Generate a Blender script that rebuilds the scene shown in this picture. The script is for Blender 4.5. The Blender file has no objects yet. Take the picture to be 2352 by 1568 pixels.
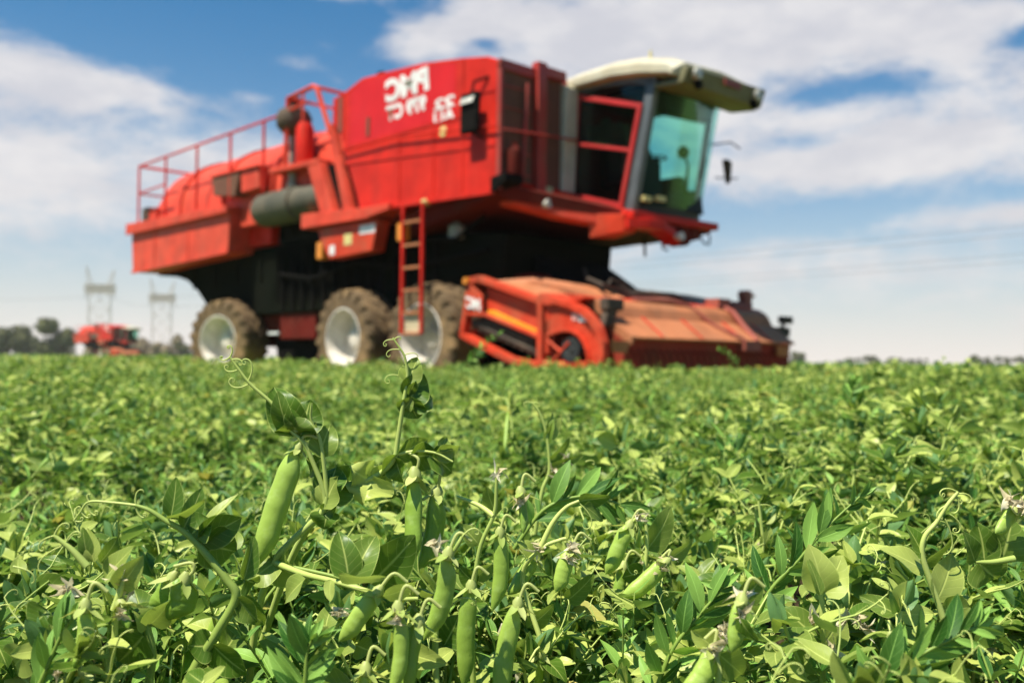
import bpy, math, random
import numpy as np
from mathutils import Vector, Matrix
random.seed(7)
RNG = np.random.default_rng(11)
R = math.radians
SC = bpy.context.scene
COL = SC.collection

# ------------------------------------------------------------------ camera
FPX = 2150.0            # focal length in units of a 2352 px wide picture
PITCH, ROLL = R(1.12), R(0.6)
CAM = Vector((0, 0, 0.5))
fwd = Vector((0, math.cos(PITCH), math.sin(PITCH)))
up0 = Vector((0, -math.sin(PITCH), math.cos(PITCH)))
rt0 = Vector((1, 0, 0))
rgt = rt0 * math.cos(ROLL) + up0 * math.sin(ROLL)
upv = up0 * math.cos(ROLL) - rt0 * math.sin(ROLL)
cd = bpy.data.cameras.new('camera')
cam = bpy.data.objects.new('camera', cd)
COL.objects.link(cam)
cd.sensor_width = 36
cd.lens = 36 * FPX / 2352
cd.clip_start = 0.02
cd.clip_end = 8000
M = Matrix((rgt, upv, -fwd)).transposed().to_4x4()
M.translation = CAM
cam.matrix_world = M
cd.dof.use_dof = True
cd.dof.focus_distance = 0.70
cd.dof.aperture_fstop = 6.9
SC.camera = cam

def at(px, py, d):
    """the point of the place that stands d metres ahead, in the direction of (px, py) of a 2352 x 1568 picture"""
    return CAM + (fwd + rgt * ((px - 1176) / FPX) - upv * ((py - 784) / FPX)) * d

# ------------------------------------------------------------------ sun and sky
SUN_DIR = Vector((-0.80, -0.60, 0)).normalized() * math.cos(R(64)) + Vector((0, 0, math.sin(R(64))))
sl = bpy.data.lights.new('sun', 'SUN')
sl.energy = 5.0
sl.angle = R(0.5)
sl.color = (1.0, 0.94, 0.83)
so = bpy.data.objects.new('sun', sl)
COL.objects.link(so)
so.location = (-20, -15, 40)
so.rotation_euler = SUN_DIR.to_track_quat('Z', 'Y').to_euler()
SC.view_settings.view_transform = 'Standard'
SC.view_settings.look = 'None'
SC.view_settings.exposure = 0.75
SC.view_settings.gamma = 1.0
SC.render.engine = 'CYCLES'
cy = SC.cycles
cy.use_denoising = True
try:
    cy.denoiser = 'OPENIMAGEDENOISE'
except Exception:
    pass
cy.max_bounces = 7
cy.diffuse_bounces = 3
cy.glossy_bounces = 3
cy.transmission_bounces = 4
cy.transparent_max_bounces = 10
cy.volume_bounces = 0
cy.caustics_reflective = False
cy.caustics_refractive = False
cy.sample_clamp_indirect = 6

W = bpy.data.worlds.new('World')
SC.world = W
W.use_nodes = True

class NT:
    """short node-tree writer"""
    def __init__(s, tree):
        s.t = tree; s.n = tree.nodes; s.l = tree.links
    def node(s, typ, **kw):
        n = s.n.new(typ)
        for k, v in kw.items():
            setattr(n, k, v)
        return n
    def put(s, sock, v):
        if isinstance(v, bpy.types.NodeSocket):
            s.l.new(v, sock)
        elif v is not None:
            if isinstance(v, (tuple, list)) and len(v) == 3 and sock.type == 'RGBA':
                v = (*v, 1)
            sock.default_value = v
    def math(s, op, a, b=None, c=None, clamp=False):
        n = s.node('ShaderNodeMath', operation=op, use_clamp=clamp)
        s.put(n.inputs[0], a)
        if b is not None: s.put(n.inputs[1], b)
        if c is not None: s.put(n.inputs[2], c)
        return n.outputs[0]
    def mix(s, f, a, b, mode='MIX'):
        n = s.node('ShaderNodeMix', data_type='RGBA', blend_type=mode)
        s.put(n.inputs[0], f); s.put(n.inputs[6], a); s.put(n.inputs[7], b)
        return n.outputs[2]
    def noise(s, vec, scale, detail=4, rough=0.55, lac=2.0, dist=0.0):
        n = s.node('ShaderNodeTexNoise')
        if vec is not None: s.put(n.inputs['Vector'], vec)
        s.put(n.inputs['Scale'], scale); s.put(n.inputs['Detail'], detail); s.put(n.inputs['Roughness'], rough)
        s.put(n.inputs['Lacunarity'], lac); s.put(n.inputs['Distortion'], dist)
        return n.outputs['Fac']
    def ramp(s, f, lo, hi, a=0.0, b=1.0):
        n = s.node('ShaderNodeMapRange', interpolation_type='SMOOTHSTEP')
        for i, v in enumerate((f, lo, hi, a, b)): s.put(n.inputs[i], v)
        return n.outputs[0]

nt = NT(W.node_tree)
nt.n.clear()
tc = nt.node('ShaderNodeTexCoord')
sep = nt.node('ShaderNodeSeparateXYZ'); nt.put(sep.inputs[0], tc.outputs['Generated'])
X, Y, Z = sep.outputs
az = nt.math('MULTIPLY', nt.math('ARCTAN2', X, Y), 57.2958)             # degrees, 0 straight ahead
el = nt.math('MULTIPLY', nt.math('ARCSINE', Z), 57.2958)
sky = nt.node('ShaderNodeTexSky', sky_type='NISHITA', sun_disc=False)
sky.sun_elevation = R(64)
sky.sun_rotation = math.atan2(SUN_DIR.x, SUN_DIR.y)
sky.altitude = 300; sky.air_density = 1.1; sky.dust_density = 0.7; sky.ozone_density = 2.2
SKYK = 0.115
cmb = nt.node('ShaderNodeCombineXYZ')
nt.put(cmb.inputs[0], nt.math('MULTIPLY', az, 0.045)); nt.put(cmb.inputs[1], nt.math('MULTIPLY', el, 0.10))
nt.put(cmb.inputs[2], 3.7)
n1 = nt.noise(cmb.outputs[0], 2.6, 7, 0.60, 2.1, 0.25)
n2 = nt.noise(cmb.outputs[0], 8.0, 6, 0.65)
def blob(px, py, rx, ry, k):
    a0 = math.degrees(math.atan((px - 1176) / FPX)); e0 = math.degrees(math.atan((826 - py) / FPX))
    ra = rx / FPX * 57.3; re = ry / FPX * 57.3
    dx = nt.math('DIVIDE', nt.math('SUBTRACT', az, a0), ra)
    dy = nt.math('DIVIDE', nt.math('SUBTRACT', el, e0), re)
    d2 = nt.math('ADD', nt.math('MULTIPLY', dx, dx), nt.math('MULTIPLY', dy, dy))
    return nt.math('MULTIPLY', nt.math('EXPONENT', nt.math('MULTIPLY', d2, -1.0)), k)
BL = [(40, 225, 190, 75, .75), (230, 265, 180, 45, .35), (200, 380, 420, 80, .55), (100, 500, 500, 100, .60), (940, 90, 130, 60, 1.0), (1080, 50, 120, 60, .4), (645, 163, 90, 30, .62), (730, 118, 60, 20, .4), (330, 250, 60, 25, .3),
      (555, 250, 70, 34, .5), (640, 0, 230, 18, 1.1), (1330, 70, 260, 95, .80), (1600, 130, 300, 90, .60), (1760, 40, 330, 90, .60), (2150, 130, 320, 120, .6), (2330, 330, 260, 80, .55),
      (1900, 290, 260, 32, .55), (1850, 400, 260, 50, .55), (2150, 380, 260, 40, .5), (2340, 520, 90, 26, .6), (1250, 250, 120, 80, .4),
      (520, 100, 400, 110, -.80), (330, 130, 260, 70, -.45), (150, 30, 260, 70, -.5), (1740, 60, 330, 60, .3), (1800, 175, 150, 40, -.28), (1960, 230, 150, 32, -.30), (1835, 342, 85, 22, -.42),
      (2340, 160, 60, 30, -.4), (2000, 480, 500, 40, -.22), (1400, 180, 300, 120, .3), (1700, 300, 200, 80, .35), (2000, 620, 700, 80, .45), (1900, 470, 500, 50, .16), (1300, 5, 60, 14, -.5), (1110, 96, 34, 12, -.5)]
acc = None
for b in BL:
    v = blob(*b)
    acc = v if acc is None else nt.math('ADD', acc, v)
cl = nt.math('ADD', nt.math('ADD', nt.math('MULTIPLY', nt.math('SUBTRACT', n1, 0.5), 2.1), nt.math('MULTIPLY', nt.math('SUBTRACT', n2, .5), .8)), acc)
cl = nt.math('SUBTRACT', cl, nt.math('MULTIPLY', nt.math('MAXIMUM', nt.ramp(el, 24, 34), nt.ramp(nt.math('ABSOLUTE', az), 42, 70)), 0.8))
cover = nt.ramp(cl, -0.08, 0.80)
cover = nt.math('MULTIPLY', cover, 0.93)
shade = nt.ramp(nt.noise(cmb.outputs[0], 3.7, 5, 0.6), 0.35, 0.7)
ccol = nt.mix(shade, (0.50, 0.50, 0.54), (0.64, 0.625, 0.63))
base = nt.mix(1.0, sky.outputs[0], (SKYK * 0.05, SKYK * 0.50, SKYK * 0.72), 'MULTIPLY')
hz = nt.math('EXPONENT', nt.math('MULTIPLY', nt.math('MAXIMUM', el, 0.0), -0.19))
base = nt.mix(nt.math('MULTIPLY', hz, 0.95), base, (0.64, 0.61, 0.585))
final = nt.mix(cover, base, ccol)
final = nt.mix(nt.math('MULTIPLY', nt.math('EXPONENT', nt.math('MULTIPLY', nt.math('MAXIMUM', el, 0.0), -0.17)), 0.8), final, (0.76, 0.70, 0.645))
bg = nt.node('ShaderNodeBackground')
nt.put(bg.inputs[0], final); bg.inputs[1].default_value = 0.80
wo = nt.node('ShaderNodeOutputWorld')
nt.l.new(bg.outputs[0], wo.inputs[0])

# ------------------------------------------------------------------ materials
MATS = {}
def mat(name, base, rough=0.5, metal=0.0, dirt=None, dirt_amt=0.0, dirt_scale=1.6, var=0.08, bump=0.0, bscale=40, spec=0.5, coat=0.0, streak=False):
    if name in MATS: return MATS[name]
    m = bpy.data.materials.new(name); m.use_nodes = True
    t = NT(m.node_tree); b = t.n['Principled BSDF']
    tcn = t.node('ShaderNodeTexCoord'); v = tcn.outputs['Object']
    n = t.noise(v, dirt_scale * 1.7, 5, 0.6)
    dark = tuple(c * (1 - var * 2.2) for c in base); lite = tuple(min(1, c * (1 + var) + var * 0.03) for c in base)
    c = t.mix(t.ramp(n, 0.3, 0.7), dark, lite)
    if dirt:
        vv = v
        if streak:
            mp = t.node('ShaderNodeMapping'); t.put(mp.inputs[0], v); mp.inputs['Scale'].default_value = (3.0, 3.0, 0.35); vv = mp.outputs[0]
        d = t.ramp(t.noise(vv, dirt_scale, 8, 0.68), 0.42, 0.72, 0.15, 1.0)
        c = t.mix(t.math('MULTIPLY', d, dirt_amt), c, dirt)
    t.put(b.inputs['Base Color'], c)
    t.put(b.inputs['Roughness'], t.math('ADD', t.math('MULTIPLY', n, 0.25), max(0.02, rough - 0.12)))
    b.inputs['Metallic'].default_value = metal
    b.inputs['Specular IOR Level'].default_value = spec
    b.inputs['Coat Weight'].default_value = coat
    if bump:
        bn = t.node('ShaderNodeBump'); bn.inputs['Strength'].default_value = bump; bn.inputs['Distance'].default_value = 0.01
        t.put(bn.inputs['Height'], t.noise(v, bscale, 4)); t.l.new(bn.outputs[0], b.inputs['Normal'])
    MATS[name] = m
    return m
DUST = (0.36, 0.22, 0.13)
RED = mat('red_paint', (0.62, 0.021, 0.010), 0.45, dirt=(0.42, 0.045, 0.028), dirt_amt=0.4, var=0.10, streak=True, spec=0.12)
CRIM = mat('crimson_panel_paint', (0.62, 0.017, 0.020), 0.42, dirt=(0.6, 0.05, 0.05), dirt_amt=0.25, var=0.05, spec=0.12)
ORED = mat('faded_orange_red_paint', (0.66, 0.060, 0.030), 0.5, spec=0.12, dirt=(0.50, 0.12, 0.07), dirt_amt=0.5, var=0.12, streak=True)
HRED = mat('header_orange_red_paint', (0.64, 0.042, 0.014), 0.45, spec=0.12, dirt=(0.36, 0.12, 0.06), dirt_amt=0.75, var=0.12)
HTAN = mat('dusty_orange_sheet', (0.46, 0.16, 0.065), 0.6, spec=.2, dirt=(0.34, 0.17, 0.09), dirt_amt=0.6, var=0.1)
DRED = mat('dark_red_steel', (0.13, 0.010, 0.006), 0.8, spec=0.1, dirt=(0.08, 0.035, 0.02), dirt_amt=0.5)
BRN = mat('rusty_brown_screen', (0.16, 0.055, 0.028), 0.8, dirt=(0.10, 0.05, 0.02), dirt_amt=0.6, bump=0.3, bscale=90)
BLK = mat('black_steel', (0.004, 0.004, 0.003), 0.85, spec=0.08, dirt=(0.02, 0.014, 0.01), dirt_amt=0.3)
RUB = mat('black_rubber', (0.02, 0.02, 0.018), 0.6)
DGRN = mat('dark_green_steel', (0.003, 0.005, 0.002), 0.9, spec=0.05, dirt=(0.010, 0.008, 0.004), dirt_amt=0.4)
GREYG = mat('exhaust_grey_metal', (0.075, 0.075, 0.055), 0.7, spec=.2, dirt=(0.22, 0.16, 0.10), dirt_amt=0.5)
SOOT = mat('sooty_dark_plastic', (0.055, 0.045, 0.035), 0.8, spec=.15, dirt=(0.22, 0.15, 0.10), dirt_amt=0.5)
TYRE = mat('muddy_tyre_rubber', (0.10, 0.070, 0.042), 0.9, spec=.1, dirt=(0.32, 0.205, 0.095), dirt_amt=1.0, dirt_scale=2.0, bump=0.4, bscale=25)
RIM = mat('dirty_white_rim', (0.72, 0.68, 0.60), 0.6, dirt=(0.46, 0.34, 0.20), dirt_amt=0.5, dirt_scale=3, spec=.2)
CREAM = mat('cream_cab_paint', (0.56, 0.53, 0.40), 0.5, dirt=(0.52, 0.42, 0.25), dirt_amt=0.6, spec=.3)
OLIVE = mat('grimy_shaded_olive_plastic', (0.17, 0.16, 0.07), 0.6, dirt=(0.10, 0.07, 0.03), dirt_amt=0.5, dirt_scale=3)  # cream visor's front shade put into a dark olive colour, plus grime
YEL = mat('yellow_paint', (0.85, 0.36, 0.01), 0.45, dirt=(0.7, 0.3, 0.05), dirt_amt=0.2)
WHT = mat('white_lettering', (0.80, 0.77, 0.72), 0.5)
PALEY = mat('pale_yellow_label', (0.70, 0.60, 0.22), 0.5)
STKW = mat('white_label', (0.76, 0.75, 0.72), 0.5)
STKG = mat('pale_green_label', (0.45, 0.48, 0.25), 0.5)
GREY = mat('grey_plastic', (0.10, 0.115, 0.12), 0.4)
CHAR = mat('charcoal_fabric', (0.02, 0.022, 0.02), 0.85)
LAMP = mat('dull_lamp_lens_and_reflection', (0.55, 0.53, 0.45), 0.25)
AMBER = mat('amber_lens', (0.75, 0.25, 0.02), 0.3)
STEEL = mat('bare_steel', (0.35, 0.33, 0.30), 0.4, metal=0.7)
GALV = mat('galvanised_steel', (0.34, 0.26, 0.20), 0.6, metal=0.2)
SIL = mat('mirror_glass_reflection', (0.45, 0.46, 0.48), 0.14, metal=1.0, var=0.0)

def glass_mat(name, tint, rough=0.02, refl=1.0):
    m = bpy.data.materials.new(name); m.use_nodes = True
    t = NT(m.node_tree); t.n.clear()
    tr = t.node('ShaderNodeBsdfTransparent'); t.put(tr.inputs[0], tint)
    gl = t.node('ShaderNodeBsdfGlossy'); gl.inputs['Roughness'].default_value = rough
    fr = t.node('ShaderNodeFresnel'); fr.inputs[0].default_value = 1.45
    mx = t.node('ShaderNodeMixShader'); t.put(mx.inputs[0], t.math('MULTIPLY', fr.outputs[0], refl))
    t.l.new(tr.outputs[0], mx.inputs[1]); t.l.new(gl.outputs[0], mx.inputs[2])
    o = t.node('ShaderNodeOutputMaterial'); t.l.new(mx.outputs[0], o.inputs[0])
    MATS[name] = m
    return m
GLASS = glass_mat('tinted_turquoise_glass', (0.735, 0.955, 0.895), refl=0.3)
GLASSD = glass_mat('dark_side_glass', (0.50, 0.60, 0.55), refl=0.3)

# ------------------------------------------------------------------ mesh helpers
def tag(o, label=None, cat=None, group=None, kind=None):
    if label: o['label'] = label
    if cat: o['category'] = cat
    if group: o['group'] = group
    if kind: o['kind'] = kind
    return o
def empty(name, loc=(0, 0, 0), rz=0.0):
    o = bpy.data.objects.new(name, None); COL.objects.link(o)
    o.location = loc; o.rotation_euler = (0, 0, rz); o.empty_display_size = 0.1
    return o

class MB:
    """collects shapes; harvester pieces are given as (forward, near side, height)"""
    def __init__(s): s.v = []; s.f = []
    def add(s, vs, fs):
        k = len(s.v); s.v += [tuple(v) for v in vs]; s.f += [tuple(i + k for i in f) for f in fs]; return s
    def box(s, a0, a1, b0, b1, c0, c1):
        v = [(x, y, z) for x in (a0, a1) for y in (b0, b1) for z in (c0, c1)]
        return s.add(v, [(0, 1, 3, 2), (4, 6, 7, 5), (0, 4, 5, 1), (2, 3, 7, 6), (0, 2, 6, 4), (1, 5, 7, 3)])
    def prism(s, pts, b0, b1, ax='N'):
        n = len(pts)
        if ax == 'N': v = [(p, b0, q) for p, q in pts] + [(p, b1, q) for p, q in pts]      # pts (F,Z)
        elif ax == 'F': v = [(b0, p, q) for p, q in pts] + [(b1, p, q) for p, q in pts]    # pts (N,Z)
        else: v = [(p, q, b0) for p, q in pts] + [(p, q, b1) for p, q in pts]              # pts (F,N)
        return s.add(v, [tuple(range(n)), tuple(range(2 * n - 1, n - 1, -1))] + [(i, i + n, (i + 1) % n + n, (i + 1) % n) for i in range(n)])
    def hexa(s, lo, hi):
        """eight corners: four below, four above"""
        return s.add(list(lo) + list(hi), [(3, 2, 1, 0), (4, 5, 6, 7)] + [(i, (i + 1) % 4, (i + 1) % 4 + 4, i + 4) for i in range(4)])
    def tube(s, pts, r, n=8, closed=False, caps=True):
        P = [Vector(p) for p in pts]; rs = r if isinstance(r, (list, tuple)) else [r] * len(P)
        k0 = len(s.v); prev = None
        for i, p in enumerate(P):
            d = (P[min(i + 1, len(P) - 1)] - P[max(i - 1, 0)])
            if d.length < 1e-9: d = Vector((0, 0, 1))
            d.normalize()
            if prev is None:
                a = d.cross(Vector((0, 0, 1)));
                if a.length < 0.05: a = d.cross(Vector((1, 0, 0)))
            else: a = prev - d * prev.dot(d)
            a.normalize(); prev = a; b = d.cross(a)
            for j in range(n):
                t = 2 * math.pi * j / n
                s.v.append(tuple(p + (a * math.cos(t) + b * math.sin(t)) * rs[i]))
        for i in range(len(P) - 1):
            for j in range(n):
                a0 = k0 + i * n + j; a1 = k0 + i * n + (j + 1) % n
                s.f.append((a0, a1, a1 + n, a0 + n))
        if caps:
            s.f.append(tuple(k0 + j for j in range(n - 1, -1, -1))); s.f.append(tuple(k0 + (len(P) - 1) * n + j for j in range(n)))
        return s
    def lathe(s, prof, c, ax='N', n=32, cap=True):
        """prof: (offset along the axis, radius)"""
        k0 = len(s.v)
        for o, r in prof:
            for j in range(n):
                t = 2 * math.pi * j / n; u, w = r * math.cos(t), r * math.sin(t)
                if ax == 'N': p = (c[0] + u, c[1] + o, c[2] + w)
                elif ax == 'F': p = (c[0] + o, c[1] + u, c[2] + w)
                else: p = (c[0] + u, c[1] + w, c[2] + o)
                s.v.append(p)
        for i in range(len(prof) - 1):
            for j in range(n):
                a0 = k0 + i * n + j; a1 = k0 + i * n + (j + 1) % n
                s.f.append((a0, a1, a1 + n, a0 + n))
        if cap:
            s.f.append(tuple(k0 + j for j in range(n - 1, -1, -1))); s.f.append(tuple(k0 + (len(prof) - 1) * n + j for j in range(n)))
        return s
    def build(s, name, m, parent=None, bevel=0.0, smooth=False, flip=True):
        me = bpy.data.meshes.new(name)
        v = [(a, -b, c) for a, b, c in s.v] if flip else s.v
        me.from_pydata(v, [], s.f); me.materials.append(m)
        import bmesh
        bm = bmesh.new(); bm.from_mesh(me); bmesh.ops.recalc_face_normals(bm, faces=bm.faces); bm.to_mesh(me); bm.free()
        o = bpy.data.objects.new(name, me); COL.objects.link(o)
        if parent: o.parent = parent
        if smooth:
            me.shade_smooth()
            try: me.set_sharp_from_angle(angle=R(38))
            except Exception: pass
        if bevel:
            b = o.modifiers.new('bevel', 'BEVEL'); b.width = bevel; b.segments = 2; b.limit_method = 'ANGLE'; b.angle_limit = R(35)
        return o

def lettering(name, text, w, h, place, xdir, ydir, m, parent, mirrored=True, bold=0.012, label=None):
    """flat raised letters; the photograph is a mirror picture, so its letters run backwards"""
    cu = bpy.data.curves.new(name, 'FONT'); cu.body = text; cu.size = 1; cu.extrude = 0.0; cu.offset = bold; cu.align_x = 'CENTER'; cu.align_y = 'CENTER'
    t = bpy.data.objects.new(name, cu); COL.objects.link(t)
    dg = bpy.context.evaluated_depsgraph_get()
    me = bpy.data.meshes.new_from_object(t.evaluated_get(dg))
    bpy.data.objects.remove(t)
    co = np.array([v.co[:] for v in me.vertices]); mn, mx = co.min(0), co.max(0)
    c = (mn + mx) / 2; xd = Vector(xdir); yd = Vector(ydir); pl = Vector(place)
    for v in me.vertices:
        u = (v.co.x - c[0]) / (mx[0] - mn[0]) * w; q = (v.co.y - c[1]) / (mx[1] - mn[1]) * h
        if mirrored: u = -u
        p = pl + xd * u + yd * q
        v.co = (p.x, -p.y, p.z)
    me.materials.clear(); me.materials.append(m)
    o = bpy.data.objects.new(name, me); COL.objects.link(o); o.parent = parent
    return o

# ------------------------------------------------------------------ ground
def ground_material():
    m = bpy.data.materials.new('field_soil'); m.use_nodes = True
    t = NT(m.node_tree); b = t.n['Principled BSDF']
    g = t.node('ShaderNodeNewGeometry'); p = g.outputs['Position']
    ln = t.node('ShaderNodeVectorMath', operation='LENGTH'); t.put(ln.inputs[0], p)
    far = t.ramp(ln.outputs['Value'], 12, 45)
    n = t.noise(p, 2.0, 8, 0.7); n2 = t.noise(p, 0.02, 4, 0.6)
    soil = t.mix(n, (0.035, 0.024, 0.014), (0.10, 0.07, 0.04))
    grn = t.mix(t.noise(p, 0.9, 6, 0.75), (0.060, 0.10, 0.020), (0.17, 0.22, 0.05))
    grn = t.mix(t.math('MULTIPLY', t.ramp(n2, .45, .6), .4), grn, (0.20, 0.22, 0.07))
    t.put(b.inputs['Base Color'], t.mix(far, soil, grn)); b.inputs['Roughness'].default_value = 0.95
    b.inputs['Specular IOR Level'].default_value = 0.1
    bn = t.node('ShaderNodeBump'); bn.inputs['Strength'].default_value = 0.6; bn.inputs['Distance'].default_value = 0.03
    t.put(bn.inputs['Height'], n); t.l.new(bn.outputs[0], b.inputs['Normal'])
    return m
gm = MB()
rings = [0, 3, 8, 20, 50, 120, 300, 800, 2000, 5000]
NS = 48
gv = [(0, 0, 0)]; gf = []
for r in rings[1:]:
    for j in range(NS):
        a = 2 * math.pi * j / NS; gv.append((r * math.cos(a), r * math.sin(a), 0.0))
for j in range(NS): gf.append((0, 1 + j, 1 + (j + 1) % NS))
for i in range(len(rings) - 2):
    for j in range(NS):
        a = 1 + i * NS + j; b = 1 + i * NS + (j + 1) % NS; gf.append((a, a + NS, b + NS, b))
gm.add(gv, gf)
GROUND = gm.build('ground', ground_material(), flip=False)
tag(GROUND, kind='structure')

# ------------------------------------------------------------------ harvester, in (forward, near side, height) metres
def make_wheel(parent, F, N_out, R0, width, side, yaw=0.0):
    """side +1: outer face towards the near side"""
    w = bpy.data.objects.new('wheel', None)
    m = MB()
    hw = width / 2
    prof = [(-hw, R0 * .60), (-hw, R0 * .66), (-hw * .98, R0 * .80), (-hw * .93, R0 * .90), (-hw * .78, R0 * .955), (0, R0 * .965), (hw * .78, R0 * .955), (hw * .93, R0 * .90), (hw * .98, R0 * .80), (hw, R0 * .66), (hw, R0 * .60), (hw * .8, R0 * .56), (-hw * .8, R0 * .56), (-hw, R0 * .60)]
    m.lathe(prof, (0, 0, 0), 'N', 48, cap=False)
    K = 20
    for sd in (-1, 1):
        for k in range(K):
            a0 = 2 * math.pi * (k + (0.5 if sd > 0 else 0)) / K
            def pt(t, n, r): return (r * math.cos(a0 + t), n, r * math.sin(a0 + t))
            tw = 0.055
            lo = [pt(0.30 - tw, sd * hw * 1.0, R0 * .84), pt(0.30 + tw, sd * hw * 1.0, R0 * .84), pt(tw, sd * .02, R0 * .95), pt(-tw, sd * .02, R0 * .95)]
            hi = [pt(0.27 - tw, sd * hw * .98, R0 * .945), pt(0.27 + tw * .7, sd * hw * .98, R0 * .945), pt(tw * .8, sd * .02, R0 * 1.0), pt(-tw * .8, sd * .02, R0 * 1.0)]
            m.hexa(lo, hi)
            lo2 = [pt(0.30 - tw, sd * hw * 1.03, R0 * .78), pt(0.30 + tw, sd * hw * 1.03, R0 * .78), pt(0.30 + tw, sd * hw * .9, R0 * .8), pt(0.30 - tw, sd * hw * .9, R0 * .8)]
            hi2 = [pt(0.27 - tw, sd * hw * 1.01, R0 * .945), pt(0.27 + tw * .7, sd * hw * 1.01, R0 * .945), pt(0.27 + tw * .7, sd * hw * .9, R0 * .95), pt(0.27 - tw, sd * hw * .9, R0 * .95)]
            m.hexa(lo2, hi2)
    ty = m.build('tyre', TYRE, None, smooth=True)
    r = MB()
    o = side
    prof = [(o * hw * .98, R0 * .605), (o * hw * 1.0, R0 * .57), (o * hw * .90, R0 * .55), (o * hw * .2, R0 * .53), (-o * hw * .12, R0 * .48), (-o * hw * .18, R0 * .34), (-o * hw * .06, R0 * .27), (-o * hw * .06, R0 * .17), (o * hw * .30, R0 * .16), (o * hw * .34, R0 * .10)]
    r.lathe(prof, (0, 0, 0), 'N', 40, cap=False)
    r.lathe([(o * hw * .34, R0 * .10), (o * hw * .35, 0.001)], (0, 0, 0), 'N', 24, cap=False)
    r.lathe([(-hw * .98, R0 * .605), (-hw * .5, R0 * .5), (-hw * .4, .01)] if o > 0 else [(hw * .98, R0 * .605), (hw * .5, R0 * .5), (hw * .4, .01)], (0, 0, 0), 'N', 32, cap=False)
    b = MB()
    for k in range(10):
        t = 2 * math.pi * k / 10
        b.lathe([(-o * hw * .15, .028), (o * hw * .04, .028), (o * hw * .06, .015)], (R0 * .225 * math.cos(t), 0, R0 * .225 * math.sin(t)), 'N', 8)
    r.v += b.v; r.f += [tuple(i + len(r.v) - len(b.v) for i in f) for f in b.f]
    ri = r.build('rim', RIM, None, smooth=True)
    # the tyre carries the rim
    ty.name = 'wheel'
    ty.parent = parent; ri.parent = ty
    ty.location = (F, -(N_out - side * hw), R0)
    ty.rotation_euler = (0, random.uniform(0, 1), yaw)
    bpy.data.objects.remove(w)
    return ty

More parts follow.
